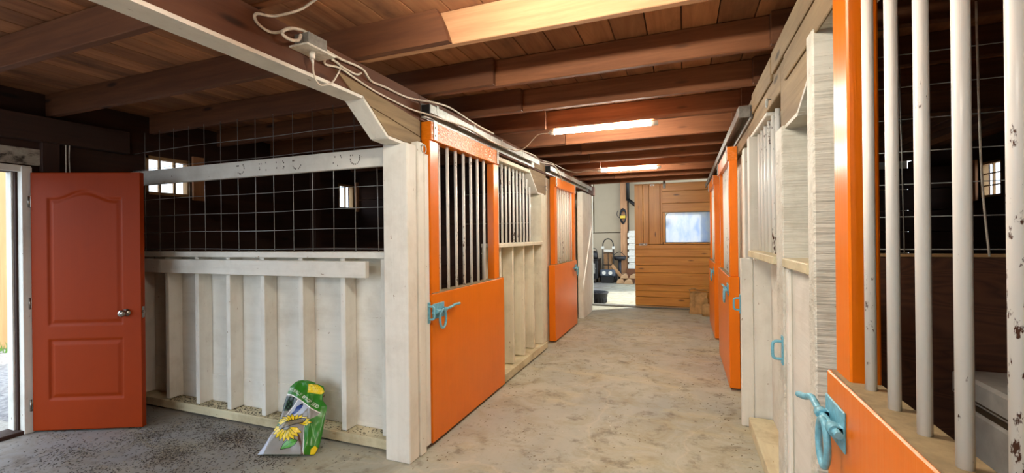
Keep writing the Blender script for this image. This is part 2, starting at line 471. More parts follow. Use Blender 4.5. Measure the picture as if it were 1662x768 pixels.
# doorway of the left wall: frame, transom, threshold
fr = MB(); fr.box((XL-0.02, 1.885, 0), (XL+0.045, 1.945, 2.09), 0.003).box((XL-0.02, 0.96, 2.05), (XL+0.03, 1.945, 2.10), 0.003).box((XL-0.13, 1.86, 0.0), (XL-0.05, 1.885, 2.05), 0.003)
dfr = struct(fr.build('trim_2', 'white_z'))
struct(MB().box((XL-0.05, 1.872, 0.03), (XL-0.021, 1.90, 2.05), 0).build('trim_4', 'brown_z'))
struct(MB().box((XL-0.14, 0.96, 0), (XL+0.04, 1.885, 0.03), 0.005).build('trim_3', 'brown_y'))
tag(MB().box((XL+0.002, 0.9, 2.11), (XL+0.03, 2.0, 2.24), 0.003).build('transom_board', 'mottled'), 'mottled grey board fixed above the open outside doorway', 'board')
tag(MB().box((XL, 2.0, 2.06), (XL+0.06, 2.11, 2.34), 0.004).build('wall_stud', 'brown_z'), 'short dark wooden stud above the burnt orange door', 'stud')
tag(MB().box((XL+0.002, 0.0, 2.30), (XL+0.10, 2.59, 2.50), 0.005).build('wall_plate', 'brown_y'), 'long dark horizontal beam along the left outside wall, above the doorway', 'beam')
tag(MB().tube([(XL+0.075, 2.14, 2.32), (XL+0.07, 2.142, 2.2), (XL+0.075, 2.14, 2.06)], 0.004, 6).tube([(XL+0.075, 2.165, 2.32), (XL+0.07, 2.163, 2.2), (XL+0.075, 2.165, 2.06)], 0.004, 6).build('hanging_cord', 'cable'), 'pair of thin pale cords hanging above the burnt orange door', 'cord')

# ------------------------------------------------------------------ beams
def haunched_beam(name, x0, x1, low, y0, y1, top, label, undermat, sidemat, facing):
    """low: the underside as a list of (y, z); the lower strip of the outline is the painted underside"""
    t = thing(name, ((x0+x1)/2, (y0+y1)/2, 0), label, 'beam')
    poly = [(y, z) for y, z in low]+[(y1, top), (y0, top)]
    MB().prism(poly, 'x', x0, x1).build('timber', sidemat, t)
    u = MB()
    for (ya, za), (yb, zb) in zip(low, low[1:]):
        d = Vector((0, yb-ya, zb-za)).normalized(); n = Vector((0, d.z, -d.y))*0.018
        u.prism([(ya, za), (yb, zb), (yb+n.y, zb+n.z), (ya+n.y, za+n.z)], 'x', x0-0.004, x1+0.004)
    u.build('underside_board', undermat, t)
    return t
bl = haunched_beam('header_beam', -1.87, -1.75, [(-1.98, 2.335), (2.14, 2.335), (2.375, 2.15), (2.74, 2.135)], -1.98, 2.74, 2.52,
    'brown header beam with white underside and angled brace, running overhead from the near left post', 'white_y', 'beam_y', 1)
# weathered lower timber that fills the brace
MB().prism([(2.04, 2.335), (2.14, 2.335), (2.20, 2.29), (2.40, 2.265), (2.74, 2.218), (2.74, 2.33), (1.92, 2.41)], 'x', -1.752, -1.742).prism([(2.206, 2.284), (2.375, 2.152), (2.74, 2.137), (2.74, 2.212), (2.40, 2.259)], 'x', -1.752, -1.742).build('brace_cheek', 'weather_y', bl)
bl2 = thing('header_beam', (-1.81, 6.2, 0), 'brown beam above the left stalls, behind the grey sliding door tracks', 'beam')
MB().box((-1.87, 2.745, 2.342), (-1.75, 9.5, 2.52), 0.004).build('timber', 'beam_y', bl2)
MB().box((-1.755, 5.3, 2.36), (-1.735, 5.8, 2.47), 0.003).build('weathered_block', 'weather_y', bl2)
MB().prism([(5.16, 2.29), (5.46, 2.06), (5.85, 2.06), (5.85, 2.33), (5.16, 2.33)], 'x', -1.87, -1.745).build('brace', 'weather_y', bl2)
MB().prism([(5.14, 2.285), (5.45, 2.045), (5.72, 2.045), (5.72, 2.06), (5.455, 2.06), (5.155, 2.298)], 'x', -1.875, -1.735).build('underside_board', 'white_y', bl2)
br = haunched_beam('header_beam', 0.49, 0.62, [(-1.98, 2.30), (2.10, 2.30), (2.13, 2.17), (2.36, 2.05), (2.74, 2.05)], -1.98, 2.74, 2.52,
    'weathered plank beam with white brace above the near right posts', 'rough_white', 'weather_y', -1)
MB().box((0.472, 0.2, 2.40), (0.49, 2.9, 2.52), 0.004).box((0.478, 1.62, 2.27), (0.49, 2.6, 2.395), 0.004).build('face_plank', 'weather_y', br)
br2 = thing('header_beam', (0.55, 6, 0), 'weathered beam above the right hand stalls, farther down the aisle', 'beam')
MB().box((0.49, 2.745, 2.26), (0.62, 9.5, 2.52), 0.004).build('timber', 'weather_y', br2)
MB().box((0.476, 2.95, 2.38), (0.49, 3.71, 2.52), 0.004).build('face_plank', 'weather_y', br2)

# ------------------------------------------------------------------ joists
JY = [1.46, 2.14, 2.84, 3.50, 4.18, 4.93, 5.6, 6.25, 6.9, 7.55, 8.2, 8.94]
for i, y in enumerate(JY):
    n = ORD[i]
    z0 = 2.52
    lap = -1.19+random.uniform(-0.03, 0.05)
    a = MB()
    if i == 1: a.prism([(XL, z0), (lap+0.04, z0), (lap+0.01, z0+0.09), (lap-0.03, CZ-0.002), (XL, CZ-0.002)], 'y', y-0.093, y-0.047)
    else: a.box((XL+0.1, y-0.093, z0), (lap, y-0.047, CZ-0.002), 0.004)
    o = a.build('ceiling_joist', 'joist_x')
    tag(o, f'{n} dark joist from the near end over the left stalls, lapping into the aisle', 'joist', 'joists over the left side')
    o = MB().box((-1.95, y-0.045, z0+random.uniform(0, 0.006)), (0.63, y, CZ-0.002), 0.004).build('ceiling_joist', 'joistnew_x' if i == 1 else 'joistmid_x')
    lab = {1: 'lighter orange brown ceiling joist nearest in view over the aisle', 4: 'ceiling joist carrying the nearer tube light in view', 7: 'ceiling joist carrying the farther tube light'}.get(i, f'{n} brown joist crossing the aisle ceiling, counted from the near end')
    tag(o, lab, 'joist', 'joists over the aisle')
    if i < 6:
        o = MB().box((0.45, y-0.093, z0), (XR, y-0.047, CZ-0.002), 0.004).build('ceiling_joist', 'joist_x')
        tag(o, f'{n} joist from the near end over the dark right stall', 'joist', 'joists over the right stall')

# ------------------------------------------------------------------ stall doors
def stall_door(side, y0, dirn, label, latchy=True, seed=0):
    """side +1: left wall, face towards +x; -1: right wall. u runs from the latch end along dirn"""
    n0 = -1.775 if side > 0 else 0.485
    X = lambda n: n0+side*n
    Y = lambda u: y0+dirn*u
    t = thing('stall_gate', (X(0.04), Y(0.69), 0), label, 'door', 'orange sliding stall doors')
    MB().box((X(-0.005), Y(0), 0.025), (X(0.087), Y(1.38), 1.09), 0.004).build('lower_panel', 'orange_z', t)
    MB().box((X(0.0), Y(0.03), 1.0905), (X(0.082), Y(1.3), 1.096), 0.0).build('panel_ledge', 'dirt', t)
    for a, b in ((0.025, 0.145), (1.18, 1.30)):
        MB().box((X(0), Y(a), 1.09), (X(0.07), Y(b), 2.24), 0.005).build('stile', 'orange_z', t)
    MB().box((X(0.0), Y(0.02), 2.205), (X(0.086), Y(1.29), 2.34), 0.004).build('top_rail', 'osb', t)
    for k in range(7):
        u = 0.19+k*0.1345 if k < 7 else 0
        u = 0.195+k*0.137
        MB().cyl((X(0.04), Y(u), 1.07), (X(0.04), Y(u), 2.22), 0.0125, 14).build('bar', 'bar', t)
    for u in (0.075, 1.25):
        MB().box((X(0.086), Y(u-0.022), 2.21), (X(0.092), Y(u+0.022), 2.352), 0.0015).cyl((X(0.092), Y(u), 2.24), (X(0.098), Y(u), 2.24), 0.008, 8).cyl((X(0.092), Y(u), 2.30), (X(0.098), Y(u), 2.30), 0.008, 8).build('hanger_bracket', 'galv', t)
    p = 0.087
    z = 0.965
    lt = MB().box((X(p), Y(0.004), z-0.055), (X(p+0.006), Y(0.17), z+0.055), 0.002).cyl((X(p+0.022), Y(0.012), z), (X(p+0.022), Y(0.045), z), 0.017, 12).cyl((X(p+0.022), Y(0.13), z), (X(p+0.022), Y(0.165), z), 0.017, 12)
    lt.box((X(p), Y(0.012), z-0.012), (X(p+0.02), Y(0.045), z+0.012), 0.001).box((X(p), Y(0.13), z-0.012), (X(p+0.02), Y(0.165), z+0.012), 0.001)
    lo = lt.build('latch', 'blue', t)
    if dirn < 0 and side < 0:
        pts = [(X(p+0.022), Y(0.19), z), (X(p+0.022), Y(0.02), z), (X(p+0.022), Y(-0.05), z+0.01), (X(p+0.026), Y(-0.075), z+0.014), (X(p+0.034), Y(-0.11), z+0.002), (X(p+0.042), Y(-0.16), z-0.008)]
    else:
        pts = [(X(p+0.022), Y(-0.02), z), (X(p+0.022), Y(0.16), z), (X(p+0.022), Y(0.25), z+0.004), (X(p+0.03), Y(0.29), z+0.014), (X(p+0.034), Y(0.36), z+0.014)]
    MB().tube(pts, 0.0105, 10).build('bolt', 'blue', lo)
    yc = 0.09 if (dirn < 0 and side < 0) else 0.10
    ring = [(X(p+0.028+0.012*math.sin(a)*0+0.006), Y(yc+0.043*math.cos(a)), z-0.062+0.066*math.sin(a)) for a in [2*math.pi*k/20 for k in range(20)]]
    MB().tube(ring, 0.0095, 8, closed=True).build('pull_ring', 'blue', lo)
    return t
stall_door(1, 2.78, 1, 'orange sliding stall door with white bars, nearest on the left of the aisle')
stall_door(1, 7.44, -1, 'orange sliding stall door farther along the left side, glossy panel reflecting light')
stall_door(-1, 1.595, -1, 'orange stall door close up at the right edge with blue latch and rusty white bars')
stall_door(-1, 4.74, 1, 'nearer of the two distant orange stall doors along the right side')
stall_door(-1, 6.95, 1, 'farthest orange stall door on the right, beside the plank end door')

def track(x0, x1, y0, y1, face, label, capend):
    t = thing('door_track', ((x0+x1)/2, (y0+y1)/2, 2.36), label, 'rail', 'sliding door tracks')
    z0, z1 = 2.355, 2.455
    poly = [(x0, z0), (x0, z1), (x1, z1-0.012 if face > 0 else z1), (x1, z0+0.03), (x1-face*0.012, z0+0.03), (x1-face*0.012, z1-0.024), (x0+face*0.012, z1-0.012), (x0+face*0.012, z0)]
    MB().prism(poly, 'y', y0+0.015, y1).build('rail', 'galv' if face > 0 else 'greysteel', t)
    MB().box((x0+face*0.012, y0, z0+0.01), (x1-face*0.0, y0+0.015, z1-0.012), 0.002).build('end_cap', 'black' if face > 0 else 'greysteel', t)
    k = y0+0.1; 
    while k < y1:
        MB().box((x0, k, z1-0.004), (x1+face*0.003, k+0.028, z1+0.002), 0.001).box((x1, k, z0+0.03), (x1+face*0.003, k+0.028, z1), 0.001).build('track_bracket', 'galv', t); k += 0.62
    return t
track(-1.745, -1.665, 2.74, 5.32, 1, 'silver sliding door track over the nearest left stall door', 0)
track(-1.745, -1.665, 5.80, 8.72, 1, 'sliding door track over the farther left stall door', 0)
track(0.485, 0.395, 3.72, 9.3, -1, 'dark grey sliding door track along the right side of the aisle', 0)

# ------------------------------------------------------------------ posts
def post(name, parts, label, cat='post'):
    xs = parts[0]
    t = thing(name, ((xs[1][0]+xs[2][0])/2, (xs[1][1]+xs[2][1])/2, 0), label, cat)
    for nm, a, b, mt in parts: MB().box(a, b, 0.006).build(nm, mt, t)
    return t
post('stall_post', [('timber', (-1.895, 2.51, 0), (-1.70, 2.62, 2.13), 'white_z'), ('side_board', (-1.78, 2.628, 0), (-1.69, 2.70, 2.16), 'white_z'), ('edge_strip', (-1.78, 2.708, 0.03), (-1.692, 2.765, 2.09), 'white_z'), ('corner_strip', (-1.93, 2.58, 0.06), (-1.897, 2.70, 2.12), 'white_z')],
     'broad white painted post at the near corner of the left stalls')
post('stall_post', [('timber', (-1.88, 5.55, 0.10), (-1.715, 5.72, 2.045), 'cream_z')], 'cream painted post between the two left stall doors')
post('end_post', [('timber', (-1.80, 8.0, 0), (-1.70, 8.82, 2.30), 'white_z')], 'bright white post board at the far end of the left side')
post('stall_post', [('timber', (0.47, 2.62, 0.087), (0.62, 2.79, 2.05), 'rough_white'), ('corner_strip', (0.478, 2.56, 0.1), (0.4995, 2.612, 1.329), 'white_z')], 'rough sawn white post with a blue keeper loop, second from the camera on the right')
post('stall_post', [('timber', (0.47, 2.03, 0), (0.63, 2.12, 2.29), 'rough_white')], 'rough sawn white post nearest the camera, directly left of the close orange door')
post('stall_post', [('timber', (0.495, 4.36, 0), (0.63, 4.48, 2.25), 'white_z')], 'shaded white post behind the nearer of the distant right doors')
post('wall_board', [('plank', (0.41, 3.90, 0.0), (0.499, 3.94, 1.31), 'white_z'), ('plank', (0.501, 3.90, 0.0), (0.66, 3.94, 1.31), 'white_z')], 'white board fin with a pale blue loop on its edge, right of the aisle', 'board')

# ------------------------------------------------------------------ left stall front (facing the camera)
t = thing('stall_partition', (-3.4, 2.68, 0), 'white stall front with upright studs and wire grid, left of the broad white post', 'stall wall')
MB().box((-4.84, 2.74, 0.02), (-1.93, 2.765, 1.38), 0).box((-4.84, 2.735, 0.09), (-1.93, 2.742, 0.32), 0.002).build('siding', 'white_x', t)
for xx in (-4.72, -4.33, -3.94, -3.56, -3.17, -2.77, -2.365):
    MB().box((xx, 2.62, 0.09), (xx+0.045, 2.738, 1.36), 0.003).build('stud', 'white_z', t)
MB().box((-2.02, 2.64, 0.09), (-1.985, 2.738, 1.36), 0.003).build('stud', 'white_z', t)
MB().box((-4.84, 2.60, 0.015), (-1.935, 2.74, 0.085), 0.004).build('sill', 'sill_x', t)
MB().box((-4.84, 2.60, 1.355), (-1.935, 2.80, 1.40), 0.004).build('ledge', 'white_x', t)
MB().box((-4.84, 2.575, 1.215), (-2.10, 2.618, 1.335), 0.004).build('apron_board', 'white_x', t)
MB().box((-4.84, 2.60, 2.005), (-1.90, 2.64, 2.135), 0.004).build('top_rail', 'white_x', t)
m = MB(); x = -4.65; k = 0
while x < -1.92:
    m.cyl((x+random.uniform(-.006, .006), 2.655, 1.40), (x+random.uniform(-.006, .006), 2.655, 2.50 if x < -2.05 else 2.14), 0.0026, 6); x += 0.2
for z in (1.42, 1.57, 1.72, 1.875, 2.02, 2.165, 2.325):
    m.tube([(-4.84, 2.659, z+(0.0 if z < 2.1 else -0.01)), (-4.0, 2.659, z+.004), (-3.2, 2.659, z-.002), (-2.5, 2.659, z+.004), (-1.92 if z < 2.1 else -1.88, 2.659, z)], 0.0026, 6)
m.build('wire_grid', 'wire', t)
# horseshoe stains left by old shoes nailed to the rail
m = MB()
for cx in (-3.10, -2.92, -2.75, -3.35, -2.36, -2.20):
    for a in range(-60, 241, 22):
        if random.random() < .55:
            ax_, az_ = 0.042*math.cos(R(a+180)), 0.052*math.sin(R(a+180)) if a > 0 else 0.03
            m.box((cx+ax_-.003, 2.5985, 2.075+az_*0.8-.006), (cx+ax_+.003, 2.6005, 2.075+az_*0.8+.005), 0)
o = m.build('nail_marks', 'freezerline', t); o['kind'] = 'stuff'

# left aisle bay with barred opening
t = thing('stall_bay', (-1.8, 4.85, 0), 'cream stall wall with barred opening between the two left stall doors', 'stall wall')
MB().box((-1.90, 4.10, 0.02), (-1.875, 5.54, 1.40), 0).box((-1.875, 4.10, 0.12), (-1.868, 5.54, 0.30), 0.002).build('siding', 'cream_y', t)
for yy in (4.20, 4.56, 4.92, 5.28):
    MB().box((-1.87, yy, 0.11), (-1.75, yy+0.045, 1.39), 0.003).build('stud', 'cream_z', t)
MB().box((-1.89, 4.165, 0.015), (-1.705, 5.735, 0.098), 0.004).build('sill', 'sill_y', t)
MB().box((-1.90, 4.08, 1.39), (-1.70, 5.548, 1.43), 0.004).build('ledge', 'cream_y', t)
MB().box((-1.90, 4.08, 2.27), (-1.735, 5.17, 2.31), 0.004).build('head_trim', 'cream_y', t)
for k in range(11):
    yy = 4.17+k*0.115
    MB().cyl((-1.80, yy, 1.42), (-1.80, yy, 2.30 if yy < 5.1 else 2.28-(yy-5.1)*0.75), 0.0125, 12).build('bar', 'bar', t)
# plain wall behind the farther door
t = tag(MB().box((-1.90, 5.74, 0.0), (-1.80, 7.60, 2.32), 0.003).build('boarding', 'cream_z'), 'cream boarded wall seen through the bars of the farther left door', 'wall panel')
t = tag(MB().box((-1.98, 7.62, 0.0), (-1.88, 8.6, 2.02), 0.003).build('boarding', 'cream_z'), 'cream panel below a pale blue gap beside the far white post', 'wall panel')
t = tag(MB().box((0.52, 4.5, 0.0), (0.60, 9.6, 2.25), 0.003).build('boarding', 'cream_z'), 'cream boarded wall behind the distant right stall doors', 'wall panel')

# right aisle bay
t = thing('stall_bay', (0.55, 3.3, 0), 'white framed barred opening on the right between board fin and rough posts', 'stall wall')
MB().box((0.62, 2.80, 0.02), (0.645, 3.90, 1.33), 0).build('siding', 'white_y', t)
MB().box((0.455, 2.60, 0.0), (0.62, 3.88, 0.085), 0.004).build('sill', 'sill_y', t)
MB().box((0.452, 2.793, 1.33), (0.645, 3.798, 1.375), 0.004).build('ledge', 'sill_y', t)
MB().box((0.465, 3.80, 1.32), (0.62, 3.885, 2.234), 0.004).build('jamb', 'white_z', t)
MB().box((0.488, 3.18, 2.235), (0.62, 3.95, 2.259), 0.004).build('head_trim', 'white_y', t)
for k in range(6):
    yy = 3.06+k*0.135
    MB().cyl((0.53, yy, 1.37), (0.53, yy, 2.245), 0.014, 12).build('bar', 'bar', t)
t = thing('stall_bay', (0.55, 2.33, 0), 'narrow white panel with ledge between the two rough white right posts', 'stall wall')
MB().box((0.50, 2.125, 0.02), (0.52, 2.618, 1.33), 0).build('siding', 'white_y', t)
MB().box((0.465, 2.123, 1.33), (0.64, 2.615, 1.375), 0.004).build('ledge', 'sill_y', t)
MB().box((0.455, 2.123, 0.0), (0.64, 2.598, 0.085), 0.004).build('sill', 'sill_y', t)

# blue keeper loops
def keeper(x, y, z, side, label):
    t = thing('latch_keeper', (x, y, z), label, 'keeper', 'pale blue door keepers')
    MB().box((x, y-0.016, z-0.075), (x+side*0.006, y+0.016, z+0.075), 0.002).cyl((x+side*.006, y, z-.062), (x+side*.009, y, z-.062), .006, 8).cyl((x+side*.006, y, z+.062), (x+side*.009, y, z+.062), .006, 8).build('back_plate', 'blue', t)
    MB().tube([(x+side*0.004, y, z+0.045), (x+side*0.030, y, z+0.045), (x+side*0.043, y, z+0.038), (x+side*0.047, y, z+0.022), (x+side*0.047, y, z-0.022), (x+side*0.043, y, z-0.038), (x+side*0.030, y, z-0.045), (x+side*0.004, y, z-0.045)], 0.0075, 8).build('loop', 'blue', t)
keeper(0.41, 3.918, 0.95, -1, 'pale blue keeper loop on the edge of the white board fin')
keeper(0.47, 2.64, 0.90, -1, 'pale blue keeper loop on the rough white right post')
keeper(-1.692, 2.745, 0.965, 1, 'pale blue keeper loop on the broad white left post, beside the orange door')

# eye bolts with rings
def eye(x, y, z, side, label, r=0.024):
    t = thing('eye_bolt', (x, y, z), label, 'ring', 'eye bolts with rings')
    MB().cyl((x, y, z), (x+side*0.022, y, z), 0.004, 8).build('shank', 'greysteel', t)
    MB().tube([(x+side*0.022, y+r*math.cos(a), z-r*0.75+r*math.sin(a)) for a in [2*math.pi*k/16 for k in range(16)]], 0.0035, 8, closed=True).build('ring', 'galv', t)
eye(-1.69, 2.665, 2.135, 1, 'steel tie ring at the top of the broad white left post', 0.03)
eye(-1.745, 5.80, 2.17, 1, 'small steel ring on the brown brace left of the farther left door', 0.03)
eye(0.476, 2.93, 2.27, -1, 'steel eye hook on the weathered right beam')
eye(0.478, 6.6, 2.27, -1, 'brass ring between the two distant right doors')

# ------------------------------------------------------------------ stall interiors
t = thing('stall_partition', (-3.35, 4.14, 0), 'dark plank partition inside the left stall, behind the wire grid', 'partition')
m = MB()
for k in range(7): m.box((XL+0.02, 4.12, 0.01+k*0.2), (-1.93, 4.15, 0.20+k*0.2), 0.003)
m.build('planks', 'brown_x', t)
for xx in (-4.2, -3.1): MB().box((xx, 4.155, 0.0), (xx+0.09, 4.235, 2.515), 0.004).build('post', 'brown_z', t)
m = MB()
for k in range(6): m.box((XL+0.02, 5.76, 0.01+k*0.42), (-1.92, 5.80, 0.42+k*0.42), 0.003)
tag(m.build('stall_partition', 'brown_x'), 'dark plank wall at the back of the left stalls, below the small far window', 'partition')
t = thing('stall_partition', (2.1, 2.56, 0), 'stained plywood partition topped with wire grid inside the right stall', 'partition')
MB().box((0.66, 2.55, 0.0), (XR-0.01, 2.57, 1.385), 0.002).build('plywood', 'ply', t)
MB().box((0.66, 2.545, 1.386), (XR-0.01, 2.60, 1.40), 0.002).build('cap_strip', 'shed_x', t)
m = MB(); x = 0.75
while x < XR: m.cyl((x, 2.575, 1.39), (x+random.uniform(-.02, .02), 2.575, 2.5), 0.0026, 6); x += 0.2
for k in range(7): m.cyl((0.66, 2.58, 1.42+k*0.15), (XR-.01, 2.58, 1.42+k*0.15), 0.0026, 6)
m.build('wire_grid', 'wire', t)
tag(MB().tube([(1.196, 2.54, 2.5), (1.2, 2.538, 2.1), (1.21, 2.54, 1.7), (1.229, 2.536, 1.39)], 0.0042, 6).build('loose_wire', 'cable'), 'pale slanting wire hanging against the grid in the right stall', 'wire')
m = MB()
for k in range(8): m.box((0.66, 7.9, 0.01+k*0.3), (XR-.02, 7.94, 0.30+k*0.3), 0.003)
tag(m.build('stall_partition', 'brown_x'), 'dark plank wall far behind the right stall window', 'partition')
# chest freezer
t = thing('chest_freezer', (1.45, 1.75, 0), 'grey white chest freezer in the dark stall behind the close orange door', 'freezer')
MB().box((1.09, 0.95, 0.03), (1.72, 2.51, 0.77), 0.012).build('cabinet', 'freezer', t)
MB().box((1.098, 0.96, 0.77), (1.71, 2.50, 0.795), 0.0).build('lid_seal', 'freezerline', t)
MB().box((1.085, 0.945, 0.795), (1.725, 2.515, 0.90), 0.012).build('lid', 'freezer', t)
MB().box((1.083, 1.0, 0.812), (1.0865, 2.49, 0.818), 0.0).build('lid_trim', 'freezerline', t)

# ------------------------------------------------------------------ burnt orange panel door
hx, hy = -4.795, 1.945; fx, fy = -4.05, 2.285
ang = math.atan2(fy-hy, fx-hx); Wd = math.hypot(fx-hx, fy-hy); Hd = 2.03
t = thing('panel_door', (hx, hy, 0.015), 'burnt orange moulded panel door standing open at the left', 'door')
t.rotation_euler = (0, 0, ang)
def panel_sd(u, z):
    best = -1
    def rect(u0, u1, z0, z1): return min(u-u0, u1-u, z-z0, z1-z)
    c = (0.14+0.83)/2*Wd
    q = abs(u-c)/(0.345*Wd)
    arch = 0.065*0.5*(1+math.cos(math.pi*min(1, q*1.25)))
    best = max(rect(0.145*Wd, 0.83*Wd, 0.82, 1.83+arch), rect(0.145*Wd, 0.83*Wd, 0.235, 0.715))
    return best
def prof(d):
    if d <= 0: return 0.0
    if d < 0.012: return -0.011*d/0.012
    if d < 0.022: return -0.011
    if d < 0.045: return -0.011+0.009*(d-0.022)/0.023
    return -0.002
bm = bmesh.new(); NU, NZ = 120, 260
grid = []
for i in range(NU+1):
    row = []
    for j in range(NZ+1):
        u, z = Wd*i/NU, Hd*j/NZ
        row.append(bm.verts.new((u, -0.02-prof(panel_sd(u, z)) if False else -0.02-prof(panel_sd(u, z)), z)))
    grid.append(row)
for i in range(NU):
    for j in range(NZ):
        f = bm.faces.new((grid[i][j], grid[i+1][j], grid[i+1][j+1], grid[i][j+1])); f.smooth = True
bk = [bm.verts.new(p) for p in ((0, 0.02, 0), (Wd, 0.02, 0), (Wd, 0.02, Hd), (0, 0.02, Hd))]
bm.faces.new((bk[3], bk[2], bk[1], bk[0]))
bm.faces.new([grid[i][0] for i in range(NU, -1, -1)]+[bk[0], bk[1]])
bm.faces.new([grid[i][NZ] for i in range(NU+1)]+[bk[2], bk[3]])
bm.faces.new([grid[0][j] for j in range(NZ+1)]+[bk[3], bk[0]])
bm.faces.new([grid[NU][j] for j in range(NZ, -1, -1)]+[bk[1], bk[2]])
me = bpy.data.meshes.new('slab'); bm.to_mesh(me); bm.free(); me.materials.append(M['doorpaint'])
o = bpy.data.objects.new('slab', me); COL.objects.link(o); o.parent = t
def local(mb, name, mat):
    me = bpy.data.meshes.new(name); mb.bm.to_mesh(me); mb.bm.free(); me.materials.append(M[mat])
    q = bpy.data.objects.new(name, me); COL.objects.link(q); q.parent = t; return q
k = MB().lathe([(0.031, -0.0205), (0.031, -0.026), (0.014, -0.03), (0.012, -0.05), (0.026, -0.058), (0.029, -0.07), (0.022, -0.083), (0, -0.085)], (0.865*Wd, 0, 0.915), 20, 'y')
local(k, 'door_knob', 'chrome')
local(MB().box((Wd-0.001, -0.012, 0.87), (Wd+0.002, 0.012, 0.96), 0).box((Wd, -0.006, 0.905), (Wd+0.012, 0.008, 0.93), 0.002), 'latch_plate', 'chrome')
for z in (0.2, 1.0, 1.8):
    local(MB().cyl((-0.012, -0.022, z-0.045), (-0.012, -0.022, z+0.045), 0.007, 8).box((-0.012, -0.021, z-0.045), (0.0, -0.018, z+0.045), 0), 'hinge', 'chrome')

# ------------------------------------------------------------------ end sliding door
t = thing('sliding_door', (-0.22, 9.57, 0), 'honey coloured plank sliding door with frosted window closing the aisle end', 'door')
ye, yf = 9.53, 9.555
x0, x1 = -0.945, 0.50
m = MB()
for a, b in ((0.04, 0.06), (0.06, 0.234), (0.234, 0.358), (0.358, 0.482), (0.482, 0.73), (0.73, 0.879), (0.879, 1.053), (1.053, 1.214), (1.214, 1.305)):
    if b-a > 0.05: m.box((x0, ye, a+0.003), (x1, yf, b-0.003), 0.004)
for a, b in ((1.35, 1.385),): m.box((x0+0.56, ye, 1.311), (x1, yf, 1.348), 0.003)
for a, b in ((1.93, 1.95), (1.95, 2.13), (2.13, 2.375), (2.375, 2.545)):
    if b-a > 0.03: m.box((-0.40, ye, a+0.003), (x1, yf, b-0.003), 0.004)
m.build('horizontal_planks', 'honey_x', t)
m = MB()
for a, b in ((x0, -0.775), (-0.775, -0.66), (-0.66, -0.44), (-0.44, -0.395)): m.box((a+0.003, ye, 1.311), (b-0.003, yf, 2.545), 0.004)
m.box((-0.395, ye, 1.35), (-0.345, yf, 1.945), 0.003)
m.build('vertical_planks', 'honey_z', t)
MB().box((x0+0.01, yf, 0.05), (x1, yf+0.03, 1.33), 0).box((x0+.01, yf, 1.33), (-0.36, yf+.03, 2.53), 0).box((-0.36, yf, 1.95), (x1, yf+.03, 2.53), 0).build('backing', 'brown_x', t)
r = 0.07; poly = [(0.50, 1.345), (0.50, 1.94)]+[(-0.335+r-r*math.sin(a), 1.94-r+r*math.cos(a)) for a in [math.pi/2*k/8 for k in range(9)]]+[(-0.335, 1.345)]
MB().prism(poly, 'y', ye+0.004, ye+0.010).build('window_pane', 'frosted', t)
MB().tube([(-0.34, ye-.002, 1.345), (-0.34, ye-.002, 1.87), (-0.315, ye-.002, 1.925), (-0.265, ye-.002, 1.945), (0.50, ye-.002, 1.945)], 0.006, 6, smooth=False).tube([(-0.34, ye-.002, 1.343), (0.5, ye-.002, 1.343)], 0.006, 6).build('window_trim', 'greysteel', t)
MB().box((-0.86, ye-0.004, 1.285), (-0.70, ye, 1.325), 0.001).tube([(-0.83, ye, 1.305), (-0.825, ye-.03, 1.305), (-0.735, ye-.03, 1.305), (-0.73, ye, 1.305)], 0.008, 8).build('pull_handle', 'chrome', t)
MB().box((-0.38, ye-0.008, 2.44), (-0.33, ye, 2.66), 0.002).cyl((-0.355, ye-.02, 2.50), (-0.355, ye, 2.50), 0.03, 14).tube([(-0.355, ye-.012, 2.63), (-0.32, ye-.03, 2.66), (-0.29, ye-.02, 2.63)], 0.012, 8).build('roller_hanger', 'greysteel', t)
MB().box((-0.63, ye-.012, 2.495), (-0.60, ye, 2.52), .002).box((-0.575, ye-.012, 2.495), (-0.545, ye, 2.52), .002).box((-0.63, ye-.008, 2.515), (-0.545, ye, 2.53), .002).build('white_clip', 'whiteplastic', t)
MB().box((x0, ye-0.012, 0.036), (x1, ye, 0.055), 0.003).build('kick_strip', 'shed_x', t)

# ------------------------------------------------------------------ tube lights
def tube_light(x0, x1, y, z, label):
    t = thing('tube_light', ((x0+x1)/2, y, z), label, 'light', 'warm white tube lights')
    MB().cyl((x0+0.045, y, z), (x1-0.06, y, z), 0.019, 18).build('glowing_tube', 'tube', t)
    MB().cyl((x0, y, z), (x0+0.045, y, z), 0.021, 16).cyl((x0-0.02, y, z), (x0, y, z), 0.009, 10).build('end_cap', 'whiteplastic', t)
    MB().cyl((x1-0.06, y, z), (x1, y, z), 0.021, 16).build('end_cap', 'whiteplastic', t)
    MB().box((x0+0.1, y-0.006, z+0.019), (x0+0.13, y+0.02, z+0.028), 0.001).build('mounting_clip', 'whiteplastic', t)
    MB().box((x1-0.16, y-0.006, z+0.019), (x1-0.13, y+0.02, z+0.028), 0.001).build('mounting_clip', 'whiteplastic', t)
tube_light(-1.19, -0.20, 4.155, 2.492, 'nearer glowing tube light in view under the aisle joists')
tube_light(-1.21, -0.30, 6.88, 2.492, 'farther glowing tube light under the aisle joists')
tube_light(-1.0, 0.0, 1.38, 2.425, 'tube light under the joist overhead, just above the view')
tube_light(-1.2, -0.2, -1.20, 2.66, 'tube light on the aisle ceiling behind the viewpoint')

